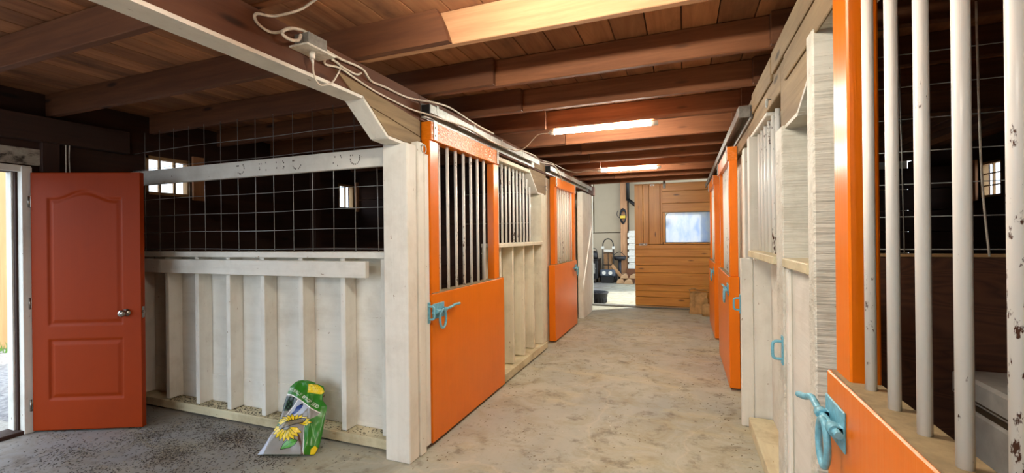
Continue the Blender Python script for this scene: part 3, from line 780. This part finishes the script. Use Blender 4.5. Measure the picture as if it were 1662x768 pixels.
# ------------------------------------------------------------------ junction box and cables
t = thing('junction_box', (-1.71, 1.71, 2.43), 'grey junction box with white outlet plate on the brown header beam', 'outlet')
MB().box((-1.75, 1.645, 2.425), (-1.655, 1.765, 2.49), 0.004).build('box', 'greysteel', t)
MB().box((-1.75, 1.615, 2.414), (-1.635, 1.80, 2.424), 0.002).build('outlet_plate', 'whiteplastic', t)
MB().cyl((-1.69, 1.70, 2.414), (-1.69, 1.70, 2.382), 0.014, 12).cyl((-1.69, 1.70, 2.382), (-1.69, 1.703, 2.36), 0.009, 10, 0.005).build('plug', 'whiteplastic', t)
def cable(pts, r, label, mat='cable'):
    return tag(MB().tube(pts, r, 8).build('cable', mat), label, 'cable', 'white cables along the left beam')
cable([(-1.60, 1.70, 2.695), (-1.69, 1.70, 2.66), (-1.735, 1.66, 2.61), (-1.742, 1.53, 2.525), (-1.735, 1.43, 2.487), (-1.74, 1.435, 2.455), (-1.735, 1.485, 2.436), (-1.735, 1.54, 2.452), (-1.72, 1.59, 2.485), (-1.70, 1.62, 2.495), (-1.70, 1.69, 2.502), (-1.70, 1.785, 2.468), (-1.72, 1.93, 2.47), (-1.735, 2.12, 2.485), (-1.735, 2.20, 2.44), (-1.735, 2.34, 2.445), (-1.735, 2.54, 2.446), (-1.72, 2.70, 2.464), (-1.66, 2.80, 2.468), (-1.655, 3.03, 2.488), (-1.65, 3.34, 2.47), (-1.652, 3.58, 2.463), (-1.65, 3.85, 2.464)], 0.0065, 'long white cable running from the ceiling along the brown beam to the silver track')
cable([(-1.69, 1.63, 2.47), (-1.68, 1.607, 2.435), (-1.67, 1.556, 2.413), (-1.68, 1.522, 2.422), (-1.69, 1.53, 2.447), (-1.69, 1.575, 2.478), (-1.69, 1.64, 2.497)], 0.0075, 'short looped end of white cable beside the grey junction box')
cable([(-1.70, 1.805, 2.436), (-1.735, 1.83, 2.41), (-1.738, 1.94, 2.428), (-1.738, 2.06, 2.412), (-1.738, 2.22, 2.392), (-1.738, 2.41, 2.384), (-1.73, 2.61, 2.378), (-1.66, 2.77, 2.366), (-1.655, 2.87, 2.37), (-1.653, 3.32, 2.40), (-1.653, 3.83, 2.385), (-1.653, 4.31, 2.40), (-1.653, 4.6, 2.44), (-1.66, 5.13, 2.467), (-1.70, 5.45, 2.445), (-1.655, 5.95, 2.473), (-1.65, 6.2, 2.39), (-1.66, 6.42, 2.30)], 0.006, 'lower white cable sagging from the outlet plate along the left door tracks')
cable([(-1.70, 1.80, 2.446), (-1.735, 1.88, 2.455), (-1.738, 1.97, 2.44), (-1.738, 2.07, 2.437), (-1.738, 2.115, 2.46)], 0.006, 'short white cable stapled between junction box and beam')
cable([(-1.69, 1.703, 2.362), (-1.70, 1.715, 2.33), (-1.72, 1.75, 2.30), (-1.735, 1.80, 2.29), (-1.737, 1.875, 2.325), (-1.737, 1.915, 2.375), (-1.738, 1.945, 2.43), (-1.738, 1.925, 2.452), (-1.738, 1.88, 2.45)], 0.0045, 'thin white plug cord drooping below the outlet plate')
cable([(-1.652, 4.3, 2.40), (-1.56, 4.22, 2.36), (-1.45, 4.18, 2.38), (-1.36, 4.16, 2.45), (-1.30, 4.15, 2.488), (-1.20, 4.155, 2.492)], 0.004, 'white cord feeding the nearer tube light from the left track')
cable([(-1.66, 5.45, 2.46), (-1.67, 6.0, 2.50), (-1.66, 6.6, 2.50), (-1.55, 6.88, 2.485), (-1.40, 6.88, 2.5), (-1.225, 6.88, 2.492)], 0.004, 'white cord feeding the farther tube light')

# ------------------------------------------------------------------ seed bag
def plane_pt(x, y):
    """position on the printed front -> the bag's leaning front plane"""
    X, Y = (x-470)/60, (y-680)/60
    k = (1, X, Y, X*Y, X*X, Y*Y)
    return Vector([sum(a*b for a, b in zip(c, k)) for c in (
        (-2.6698, 0.263, 0.107, -0.0114, -0.0014, -0.0044), (2.4337, 0.0832, -0.1012, -0.0029, -0.0004, 0.0042), (0.2019, 0.0036, -0.2137, 0.001, 0, 0.0089))])
LEFT = [(738, 418), (725, 428), (710, 437), (690, 450), (670, 458), (655, 461), (640, 466), (628, 471), (620, 480), (617, 486)]
RIGHT = [(739, 510), (725, 518), (705, 523), (680, 527), (660, 531), (650, 524), (642, 524), (634, 527), (627, 525), (622, 512)]
def interp(tab, y):
    for (a, p), (b, q) in zip(tab, tab[1:]):
        if b <= y <= a: return p+(q-p)*(a-y)/(a-b)
    return tab[0][1] if y > tab[0][0] else tab[-1][1]
def inpoly(x, y, P):
    c = False; n = len(P)
    for i in range(n):
        (x1, y1), (x2, y2) = P[i], P[i-1]
        if (y1 > y) != (y2 > y) and x < (x2-x1)*(y-y1)/(y2-y1)+x1: c = not c
    return c
def segd(x, y, P):
    d = 1e9
    for (x1, y1), (x2, y2) in zip(P, P[1:]):
        L = (x2-x1)**2+(y2-y1)**2; u = max(0, min(1, ((x-x1)*(x2-x1)+(y-y1)*(y2-y1))/L))
        d = min(d, math.hypot(x-x1-u*(x2-x1), y-y1-u*(y2-y1)))
    return d
ARC = [(462, 639), (475, 642), (488, 649), (500, 658), (511, 666), (521, 671)]
GREY = ARC+[(517, 676), (508, 682), (498, 688), (497, 700), (497, 739), (415, 739), (440, 705), (455, 690)]
BIRDPIC = [(463, 643), (478, 645), (486, 648), (478, 660), (470, 668), (459, 668)]
SKYPIC = [(487, 649), (499, 659), (504, 663), (496, 672), (480, 676), (472, 674), (478, 662)]
JAY = [(494, 655), (490, 658), (484, 662), (481, 668), (474, 674), (478, 675), (486, 670), (492, 664), (495, 659)]
def petals(cx, cy, a0, a1, n, r0, r1, sq=0.8):
    out = []
    for k in range(n):
        a = R(a0+(a1-a0)*k/(n-1)); d = (math.cos(a), -math.sin(a)*sq); e = (-d[1], d[0]); wd = r1*0.17
        m_ = (r0+r1)*0.55
        out.append([(cx+d[0]*r0, cy+d[1]*r0), (cx+d[0]*m_+e[0]*wd, cy+d[1]*m_+e[1]*wd), (cx+d[0]*r1, cy+d[1]*r1), (cx+d[0]*m_-e[0]*wd, cy+d[1]*m_-e[1]*wd)])
    return out
PET = petals(481, 689, 8, 172, 10, 6, 30, 0.55)+petals(468, 692, 195, 335, 9, 6, 28, 0.95)
CENTRE = [(455, 694), (463, 688), (478, 683), (492, 680), (499, 681), (494, 687), (482, 690), (470, 694), (458, 698)]
STEM = [(481, 700), (488, 707), (492, 718), (494, 728), (495, 738)]
LEAFB = [(460, 731), (464, 722), (472, 715), (481, 713), (488, 716), (484, 723), (475, 728), (465, 730)]
LABEL = [(502, 624), (516, 625), (524, 630), (527, 637), (522, 641), (500, 638)]
FONT = {'N': '10001 11001 10101 10011 10001 10001 10001', 'A': '01110 10001 10001 11111 10001 10001 10001', 'T': '11111 00100 00100 00100 00100 00100 00100',
        'U': '10001 10001 10001 10001 10001 10001 01110', 'R': '11110 10001 10001 11110 10100 10010 10001', 'L': '10000 10000 10000 10000 10000 10000 11111',
        'Y': '10001 10001 01010 00100 00100 00100 00100', 'B': '11110 10001 10001 11110 10001 10001 11110', 'E': '11111 10000 10000 11110 10000 10000 11111',
        'S': '01111 10000 10000 01110 00001 00001 11110', 'D': '11110 10001 10001 10001 10001 10001 11110', ' ': '00000 '*7}
TXT = 'NATURALLY BETTER SEED'
TARC = [(468.5, 634), (478, 637), (488, 642.5), (497, 649.5), (507, 657.5), (517.5, 664)]
tl = [0]
for p, q in zip(TARC, TARC[1:]): tl.append(tl[-1]+math.dist(p, q))
def text_hit(x, y):
    best = None
    for i, (p, q) in enumerate(zip(TARC, TARC[1:])):
        L = math.dist(p, q); dx, dy = (q[0]-p[0])/L, (q[1]-p[1])/L
        s_ = (x-p[0])*dx+(y-p[1])*dy; h = -((x-p[0])*(-dy)+(y-p[1])*dx)
        if -0.3 <= s_ <= L+0.3 and -0.2 <= h < 5.0: best = (tl[i]+s_, h)
    if not best: return False
    adv = tl[-1]/len(TXT); k = int(best[0]/adv)
    if k < 0 or k >= len(TXT): return False
    u = (best[0]/adv-k)*6; v = 6-int(best[1]/5.0*7)
    if u >= 5 or v < 0 or v > 6: return False
    return FONT[TXT[k]].split()[v][int(u)] == '1'
C_ = {k: lin(v)[:3] for k, v in dict(green=0x2f7d1e, dgreen=0x24611a, grey=0x8f8a82, dark=0x16241c, skyb=0xb9c0cc, jay=0x1f3f86, yel=0xf0d02a, blk=0x17130c, white=0xf2f2ea, seedc=0x8d8268, stem=0x5a3a26, leaf=0x57a53c, silver=0xb4bac8, jw=0x0c1420).items()}
def art(x, y):
    if inpoly(x, y, LABEL):
        return C_['blk'] if abs(math.sin(x*1.1+y*0.5)*math.cos(y*0.9)) > 0.93 else C_['yel']
    if text_hit(x, y): return C_['white']
    c = C_['green'] if math.sin(x*0.31+y*0.17) > -0.3 else tuple(0.75*a+0.25*b for a, b in zip(C_['green'], C_['dgreen']))
    if segd(x, y, ARC) < 0.7: return C_['white']
    if inpoly(x, y, GREY):
        c = C_['grey']
        if x < 448-(y-690)*0.35 and y > 690: c = C_['silver']  # bluish white highlight on the bag's left side, painted into the print
        if inpoly(x, y, BIRDPIC): c = C_['dark'] if math.sin(x*0.9)*math.sin(y*0.7) > -0.4 else (0.05, 0.12, 0.06)
        if inpoly(x, y, SKYPIC): c = C_['skyb']
        if inpoly(x, y, JAY): c = C_['jw'] if y < 659 else C_['jay']
        if segd(x, y, [(487, 650), (478, 662), (466, 676)]) < 0.6: c = C_['white']
    if segd(x, y, [(497, 690), (497, 739)]) < 0.5: c = C_['white']
    if segd(x, y, STEM) < 1.9: c = C_['stem']
    if segd(x, y, LEAFB+[LEAFB[0]]) < 0.5: c = C_['blk']
    elif inpoly(x, y, LEAFB): c = C_['leaf']
    if segd(x, y, [(463, 729), (474, 721), (486, 717)]) < 0.35: c = C_['dgreen']
    for p in PET:
        e = segd(x, y, p+[p[0]]); 
        if inpoly(x, y, p): c = C_['blk'] if e < 0.35 else C_['yel']
        elif e < 0.4: c = C_['blk']
    e = segd(x, y, CENTRE+[CENTRE[0]])
    if e < 0.7: c = C_['blk']
    elif inpoly(x, y, CENTRE): c = C_['seedc'] if math.sin(x*2.1)*math.sin(y*2.3) < 0.6 else C_['blk']
    if inpoly(x, y, [(505, 739), (507, 730), (513, 724), (516, 728), (511, 738)]): c = C_['yel']
    if segd(x, y, [(509, 690), (511, 705), (514, 716), (513, 724)]) < 0.45: c = (0.25, 0.5, 0.2)
    return c
NS, NTt = 280, 300
bm = bmesh.new(); cl = bm.loops.layers.color.new('print') if False else None
fr_, bk_, colr = [], [], []
nrm = Vector((0.25, -0.82, 0.51)).normalized()
for j in range(NTt+1):
    v = j/NTt; y = 739-v*121.5
    xl, xr = interp(LEFT, y), interp(RIGHT, y); A, Bq, Cc = [], [], []
    for i in range(NS+1):
        s_ = i/NS; x = xl+(xr-xl)*s_
        yy = y+(0 if v < 0.95 else 2.5*((s_-0.25)**2)*(v-0.95)/0.05*3)
        p = plane_pt(x, yy)
        e = max(0.0, math.sin(math.pi*s_))**0.55
        fat = (0.075*(1-v)**0.6+0.012)*e
        wr = 0.005*e*(math.sin(9*s_+14*v)+0.7*math.sin(23*s_-11*v+1)+0.5*math.sin(31*v+5*s_))*min(1, 3*v+0.1)
        fold = 0.02*e*math.exp(-((s_-0.72+0.25*(v-.5))/0.05)**2)*(1 if v < 0.75 else 0.4)
        q = p+nrm*(fat*0.55+wr+fold); q.z = max(q.z, 0.004)
        b = p-nrm*(fat*0.75); b.z = max(b.z, 0.003); b.y = min(b.y, 2.604)
        if i in (0, NS): b = q.copy()
        A.append(bm.verts.new(q)); Bq.append(A[-1] if i in (0, NS) else bm.verts.new(b)); Cc.append(art(x, y))
    fr_.append(A); bk_.append(Bq); colr.append(Cc)
vc = {}
for j in range(NTt+1):
    for i in range(NS+1):
        vc[bk_[j][i]] = C_['green']
    for i in range(NS+1): vc[fr_[j][i]] = colr[j][i]
for j in range(NTt):
    for i in range(NS):
        f = bm.faces.new((fr_[j][i], fr_[j][i+1], fr_[j+1][i+1], fr_[j+1][i])); f.smooth = True
        f = bm.faces.new((bk_[j+1][i], bk_[j+1][i+1], bk_[j][i+1], bk_[j][i])); f.smooth = True
for L_ in (0, NTt):
    for i in range(NS):
        q = [fr_[L_][i], fr_[L_][i+1], bk_[L_][i+1], bk_[L_][i]]
        q = list(dict.fromkeys(q))
        if len(q) > 2:
            try: bm.faces.new(q if L_ else q[::-1])
            except ValueError: pass
bm.verts.index_update()
order = [vc[v] for v in bm.verts]
off = Vector((-2.6, 2.4, 0))
bmesh.ops.translate(bm, verts=list(bm.verts), vec=-off)
me = bpy.data.meshes.new('seed_bag'); bm.to_mesh(me); bm.free()
at = me.color_attributes.new('print', 'FLOAT_COLOR', 'POINT')
flat = []
for c in order: flat += [c[0], c[1], c[2], 1.0]
at.data.foreach_set('color', flat)
me.materials.append(M['bagprint'])
o = bpy.data.objects.new('seed_bag', me); COL.objects.link(o); o.location = off
tag(o, 'green printed bird seed bag with yellow sunflower leaning on the white stall front', 'bag')

# ------------------------------------------------------------------ things by the end door
t = thing('paper_bag', (0.25, 9.2, 0), 'crumpled brown paper bag standing by the plank end door', 'bag')
m = MB(); tb = bmesh.new()
ringz = [0.0, 0.06, 0.15, 0.25, 0.33, 0.40]
rings = []
for q, z in enumerate(ringz):
    ring = []
    pts = [(-0.16, -0.09), (-0.05, -0.1), (0.05, -0.1), (0.16, -0.09), (0.165, 0.0), (0.16, 0.09), (0.05, 0.1), (-0.05, 0.1), (-0.16, 0.09), (-0.165, 0.0)]
    for i, (a, b) in enumerate(pts):
        k = 1.0-0.10*(z/0.4)+random.uniform(-.03, .03)
        ring.append(tb.verts.new((0.25+a*k+(0.01 if q % 2 else -.005), 9.2+b*k*(1 if z < .3 else 0.85)+random.uniform(-.008, .008), z+(random.uniform(-.015, .02) if q == 5 else 0))))
    rings.append(ring)
for a, b in zip(rings, rings[1:]):
    for i in range(10): tb.faces.new((a[i], a[(i+1) % 10], b[(i+1) % 10], b[i]))
tb.faces.new(rings[0][::-1]); m.add(tb); m.build('sack', 'paper', t)
MB().box((0.14, 9.09, 0.12), (0.18, 9.097, 0.42), 0.001).build('folded_flap', 'stick', t)
tag(MB().tube([(0.08, 9.16, 0.44), (0.16, 9.18, 0.47), (0.24, 9.2, 0.445), (0.34, 9.2, 0.45), (0.40, 9.2, 0.44)], 0.012, 8).tube([(0.09, 9.16, 0.45), (0.1, 9.12, 0.40)], 0.009, 6).build('stick', 'stick'), 'bent pale stick resting across the top of the brown paper bag', 'stick')
m = MB(); m.lathe([(0.0, 0.001), (0.10, 0.001), (0.115, 0.08), (0.10, 0.19), (0.06, 0.22), (0, 0.22)], (0.40, 8.95, 0), 10)
tag(m.build('paper_bundle', 'paper'), 'small brown crumpled bundle tucked behind the farthest right door', 'bundle')
t = thing('rubber_tub', (-1.83, 9.98, 0), 'round black rubber feed tub on the floor beyond the end doorway', 'tub')
MB().lathe([(0.0, 0.012), (0.20, 0.012), (0.245, 0.235), (0.262, 0.25), (0.268, 0.24), (0.262, 0.22), (0.25, 0.215), (0.205, 0.0), (0.0, 0.0)], (-1.83, 9.98, 0), 28).build('tub', 'rubber', t)
m = MB()
for k in range(20):
    a = 2*math.pi*k/20
    m.box((-1.83+0.214, 9.98-0.009, 0.02), (-1.83+0.232, 9.98+0.009, 0.215), 0.001, Matrix.Rotation(a, 3, 'Z'), (-1.83, 9.98, 0.0))
m.build('ribs', 'rubber', t)

# ------------------------------------------------------------------ the room beyond
struct(MB().box((-6, 15.15, 0), (-1.93, 15.25, 1.58), 0.004).box((-6, 15.15, 1.60), (-2.85, 15.25, 4.2), 0.004).box((-2.82, 15.13, 1.60), (-1.93, 15.25, 4.2), 0.004).box((-1.70, 15.3, 0), (2.6, 15.4, 3.4), .004).build('wall_far', 'whitewall'))
struct(MB().box((-6, 15.41, 0), (2.6, 15.45, 4.2), 0).box((-6, 15.255, 0), (-1.71, 15.29, 4.2), 0).build('wall_far', 'brown_x'))
struct(MB().box((-6.1, 9.75, 0), (-6, 15.4, 3.6), 0).build('wall_far_side', 'whitewall'))
tag(MB().box((-1.925, 14.93, 0), (-1.725, 15.125, 4.2), 0.006).build('timber_post', 'joistnew_z'), 'orange brown timber post standing beyond the end doorway', 'post')
tag(MB().box((-2.98, 15.05, 2.25), (-2.86, 15.12, 2.65), 0.004).build('wall_block', 'joist_z'), 'dark brown wooden block on the far white wall, left edge', 'block')
t = thing('cord_coil', (-1.84, 15.0, 1.9), 'coiled dark extension cord with yellow band hanging on the timber post', 'cord')
m = MB()
for k in range(5):
    rr = 0.13-0.008*k; dx = random.uniform(-.02, .02)
    m.tube([(-1.84+dx+rr*(0.75+0.1*math.sin(a))*math.cos(a), 14.90-0.012*k, 2.12+rr*1.9*math.sin(a)) for a in [2*math.pi*q/18 for q in range(18)]], 0.013, 6, closed=True)
m.tube([(-2.0, 14.88, 2.3), (-2.03, 14.88, 2.18), (-1.96, 14.88, 2.08), (-1.86, 14.88, 2.07)], 0.011, 6)
m.build('cord', 'rubber', t)
MB().box((-1.92, 14.83, 2.05), (-1.76, 14.925, 2.14), 0.004).build('band', 'yellow', t)
t = thing('stove_pipe', (-1.55, 15.0, 2.3), 'black pipe with elbow high on the wall beyond the end doorway', 'pipe')
MB().cyl((-1.68, 14.9, 3.6), (-1.68, 14.9, 2.62), 0.055, 14).cyl((-1.68, 14.9, 2.66), (-1.25, 14.9, 2.3), 0.055, 14).build('duct', 'black', t)
struct(MB().box((-6.1, 11.5, 4.25), (2.3, 15.5, 4.35), 0).build('light_block_roof', 'joist_x'))  # unseen roof added to cut sky light and shape the sunlit floor
# hand truck
t = thing('hand_truck', (-2.28, 14.4, 0), 'black hand truck with tall hoop handle beyond the end doorway', 'hand truck')
cx, cy = -2.27, 14.5
MB().tube([(cx-0.17, cy, 0.12), (cx-0.17, cy, 0.75), (cx-0.17, cy+.01, 1.12), (cx-0.15, cy+.01, 1.27), (cx-0.09, cy+.01, 1.36), (cx, cy+.01, 1.39), (cx+0.09, cy+.01, 1.36), (cx+0.15, cy+.01, 1.27), (cx+0.17, cy+.01, 1.12), (cx+0.17, cy, 0.75), (cx+0.17, cy, 0.12)], 0.017, 8).build('hoop_handle', 'black', t)
m = MB()
for z in (0.25, 0.55, 0.93): m.tube([(cx-0.17, cy, z), (cx, cy, z+.005), (cx+0.17, cy, z)], 0.013, 6)
m.cyl((cx, cy, 0.25), (cx, cy, 0.93), 0.012, 8); m.build('cross_bars', 'black', t)
MB().box((cx-0.21, cy-0.2, 0.03), (cx+0.21, cy, 0.045), 0.002).build('toe_plate', 'black', t)
for sx_ in (-1, 1):
    wx = cx+sx_*0.23
    MB().lathe([(0.05, -0.03), (0.125, -0.035), (0.14, -0.02), (0.14, 0.02), (0.125, 0.035), (0.05, 0.03)], (wx, cy+0.06, 0.141), 20, 'x').build('wheel', 'rubber', t)
    MB().box((cx+sx_*0.17-0.045, cy-.05, 1.06), (cx+sx_*0.17+0.045, cy+.02, 1.15), 0.012).build('grip_block', 'whiteplastic', t)
MB().box((cx-0.13, cy-.02, 0.97), (cx+0.13, cy+.03, 1.04), 0.006).build('white_bar', 'whiteplastic', t)
tag(MB().box((-2.45, 14.75, 0.55), (-2.2, 14.98, 0.98), 0.008).box((-2.43, 14.77, 0.0), (-2.22, 14.96, 0.55), 0.008).build('carton', 'cardboard'), 'tan carton standing behind the hand truck', 'carton')
t = thing('blower', (-2.3, 14.25, 0), 'blue grey machine with white fittings sitting low on the hand truck', 'machine')
MB().box((-2.50, 14.20, 0.20), (-2.02, 14.38, 0.42), 0.04).build('housing', 'greybluebag', t)
MB().cyl((-2.36, 14.18, 0.32), (-2.36, 14.21, 0.32), 0.06, 14).cyl((-2.16, 14.18, 0.32), (-2.16, 14.21, 0.32), 0.06, 14).build('white_fitting', 'whiteplastic', t)
MB().box((-2.46, 14.22, 0.0), (-2.06, 14.298, 0.2), 0.01).build('feet', 'black', t)
# wood stove
t = thing('wood_stove', (-2.88, 14.4, 0), 'black iron stove partly hidden behind the far white post', 'stove')
MB().box((-3.12, 14.1, 0.14), (-2.545, 14.75, 0.72), 0.012).build('firebox', 'black', t)
MB().box((-3.16, 14.06, 0.72), (-2.53, 14.79, 0.76), 0.008).build('top_plate', 'black', t)
for a, b in ((-3.15, 14.15), (-2.67, 14.15), (-3.15, 14.7), (-2.67, 14.7)): MB().cyl((a, b, 0.0), (a, b, 0.14), 0.02, 8, 0.03).build('leg', 'black', t)
MB().box((-2.92, 14.085, 0.30), (-2.62, 14.1, 0.62), 0.004).cyl((-2.64, 14.085, 0.46), (-2.59, 14.05, 0.46), 0.01, 8).build('door', 'greysteel', t)
tag(MB().lathe([(0, 0), (0.11, 0.0), (0.12, 0.05), (0.115, 0.16), (0.07, 0.235), (0, 0.25)], (-2.70, 14.4, 0.76), 18).tube([(-2.80, 14.4, 0.93), (-2.77, 14.4, 1.05), (-2.70, 14.4, 1.09), (-2.63, 14.4, 1.05), (-2.60, 14.4, 0.93)], 0.01, 6).build('kettle', 'black'), 'rounded black kettle on top of the iron stove', 'kettle')
tag(MB().box((-2.95, 13.9, 0.0), (-2.70, 14.03, 0.28), 0.02).box((-2.93, 13.92, 0.28), (-2.72, 14.01, 0.5), 0.03).build('white_jug', 'whiteplastic'), 'white plastic jug in front of the iron stove', 'jug')
# stack of white boxes
for k in range(6):
    z = 0.42+k*0.205
    t = thing('foam_box', (-1.55, 15.0, z), f'white foam box, {ORD[k]} from the bottom of the stack right of the timber post', 'box', 'white foam boxes')
    MB().box((-1.70, 14.85, z), (-1.38, 15.1, z+0.13), 0.006).build('body', 'foam', t)
    MB().box((-1.66, 14.845, z+0.13), (-1.36, 15.1, z+0.195), 0.006).build('lid', 'foam', t)
tag(MB().box((-1.74, 14.8, 0.0), (-1.3, 15.15, 0.41), 0.008).build('low_shelf', 'joist_x'), 'dark brown low shelf carrying the white foam boxes', 'shelf')
# firewood
for k, (a, b, c, rz, s_) in enumerate([(-1.86, 14.3, 0, .1, 1), (-1.59, 14.25, 0, -.1, 1.0), (-1.72, 14.62, 0.0, .1, .9), (-1.74, 14.27, 0.165, .1, .9), (-1.31, 14.3, 0.0, .1, 1.0), (-1.45, 14.3, .165, -.1, .9)]):
    m = MB(); h = 0.16*s_; wv = 0.13*s_
    m.prism([(-wv, 0), (wv, 0), (wv*0.7, h*0.8), (wv*0.1, h), (-wv*0.75, h*0.65)], 'y', -0.15, 0.15, 0.004)
    bmesh.ops.rotate(m.bm, verts=list(m.bm.verts), cent=(0, 0, 0), matrix=Matrix.Rotation(rz, 3, 'Z'))
    bmesh.ops.translate(m.bm, verts=list(m.bm.verts), vec=(a, b, c))
    where = ['leftmost on the floor', 'front middle on the floor', 'tucked behind the front pieces', 'resting on the left pieces', 'rightmost on the floor', 'on top at the right'][k]
    tag(m.build('firewood', 'log'), f'split firewood piece {where}, beside the hand truck', 'firewood', 'split firewood beyond the doorway')
tag(MB().box((-2.02, 14.465, 0.03), (-1.92, 14.495, 0.62), 0.004, Matrix.Rotation(R(-38), 3, 'Y')).build('plank', 'cardboard'), 'short tan board leaning diagonally right of the hand truck', 'board')
t = thing('basket', (-1.95, 14.75, 0.6), 'shallow dark basket behind the hand truck on the right', 'basket')
MB().lathe([(0, 0.7), (0.16, 0.7), (0.22, 0.82), (0.2, 0.82), (0.15, 0.72), (0, 0.715)], (-1.93, 14.68, 0), 18).cyl((-1.93, 14.68, 0), (-1.93, 14.68, 0.7), 0.05, 10).build('bowl', 'rubber', t)
MB().tube([(-2.14, 14.68, 0.82), (-2.05, 14.68, 0.92), (-1.9, 14.68, 0.95), (-1.75, 14.68, 0.82)], 0.01, 6).build('handle', 'black', t)

# ------------------------------------------------------------------ outside the left doorway
t = thing('shed_wall', (-9.3, 2.7, -0.06), 'sunlit tan plank shed wall outside the left doorway', 'shed')
m = MB(); y = 1.2
while y < 3.45:
    m.box((-9.42, y, -0.06), (-9.36, y+0.24, 3.2), 0.004); y += 0.245
m.build('boards', 'shed_z', t)
MB().box((-9.36, 3.36, -0.06), (-9.28, 3.56, 3.2), 0.005).build('corner_board', 'shed_z', t)
MB().box((-9.36, 1.0, 2.72), (-9.25, 3.75, 2.9), 0.005).build('eave_board', 'shed_y', t)
random.seed(3)
m = MB()
for k in range(160):
    a, b = -9.25+random.uniform(0, 0.35), random.uniform(2.6, 4.0); h = random.uniform(.05, .16)
    m.prism([(b-.006, -0.06), (b+.006, -0.06), (b+random.uniform(-.04, .04), -0.06+h)], 'x', a, a+.004)
o = m.build('grass_tuft', 'grass'); tag(o, 'low green grass along the foot of the tan shed wall', 'grass'); o['kind'] = 'stuff'
tag(MB().box((-5.75, 1.3, -0.07), (-5.1, 2.0, -0.015), 0.012).build('step_slab', 'slab'), 'pale stone step slab just outside the left doorway', 'slab')
t = thing('tree', (-22, 8.2, 0), 'green leafy tree glimpsed past the shed through the left doorway', 'tree')
MB().cyl((-22, 8.2, -0.06), (-22, 8.2, 2.0), 0.2, 10, 0.12).build('trunk', 'joist_z', t)
m = MB(); tb = bmesh.new(); bmesh.ops.create_icosphere(tb, subdivisions=4, radius=1.5, matrix=Matrix.Translation((-22, 8.2, 3.0)))
for v in tb.verts:
    d = (v.co-Vector((-22, 8.2, 3.0))); v.co += d*(0.12*math.sin(v.co.x*4)+0.12*math.sin(v.co.y*5)+.12*math.sin(v.co.z*4.3)+random.uniform(-.06, .06))
m.add(tb); m.build('crown', 'leaf', t)

# ------------------------------------------------------------------ loose litter
random.seed(11)
def litter(n, region, size, name, mat, label, cat_, dens=None, z=0.0):
    bm = bmesh.new(); k = 0
    while k < n:
        x, y = random.uniform(region[0], region[1]), random.uniform(region[2], region[3])
        if dens and random.random() > dens(x, y): continue
        k += 1
        a = random.uniform(0, math.pi); l_, w_, h = size*random.uniform(.6, 1.4), size*random.uniform(.25, .45), size*random.uniform(.2, .4)
        c, s_ = math.cos(a), math.sin(a)
        vs = [bm.verts.new((x+c*p-s_*q, y+s_*p+c*q, z+r)) for p, q, r in ((-l_, 0, 0.0005), (0, -w_, 0.0005), (l_, 0, 0.0005), (0, w_, 0.0005), (0, 0, h))]
        for i in range(4): bm.faces.new((vs[i], vs[(i+1) % 4], vs[4]))
    m = MB(); m.add(bm); o = m.build(name, mat); tag(o, label, cat_); o['kind'] = 'stuff'
def d1(x, y):
    f = math.exp(-((x+3.3)/0.55)**2-((y-2.35)/0.22)**2)+0.55*math.exp(-((x+3.5)/0.8)**2-((y-2.0)/0.4)**2)
    n = 0.5+0.5*math.sin(x*7.3+y*5.1)*math.sin(y*9.7-x*3)
    return min(1, f*(0.1+0.9*n*n)+0.004) if y < 2.595 else 0
litter(5500, (-4.7, -2.0, 1.35, 2.598), 0.0085, 'seed_husks', 'seed', 'dark spilled seed husks strewn on the grey floor left of the seed bag', 'seed husks', d1)
litter(1200, (-4.6, -2.3, 1.4, 2.595), 0.0065, 'pale_husks', 'seedpale', 'pale husks scattered among the dark seed husks on the left floor', 'seed husks', d1)
litter(900, (-4.3, -2.0, 2.61, 2.735), 0.009, 'ledge_husks', 'seed', 'dark husks lying along the sill of the white stall front', 'seed husks', lambda x, y: 1.0 if x < -2.75 else 0.3, 0.085)
def d2(x, y):
    return 0.10+0.9*max(0, math.sin(x*5+1)*math.sin(y*3.3+x*2))**2+ (0.7 if x > 0.28 or x < -1.5 else 0)
litter(700, (-1.66, 0.44, 2.3, 7.5), 0.010, 'straw_litter', 'straw', 'small brown straw crumbs scattered over the concrete aisle', 'straw', d2)
litter(22, (-1.3, 0.3, 2.4, 4.8), 0.010, 'pale_crumbs', 'chip', 'tiny white crumbs dotted on the concrete aisle floor', 'crumbs')
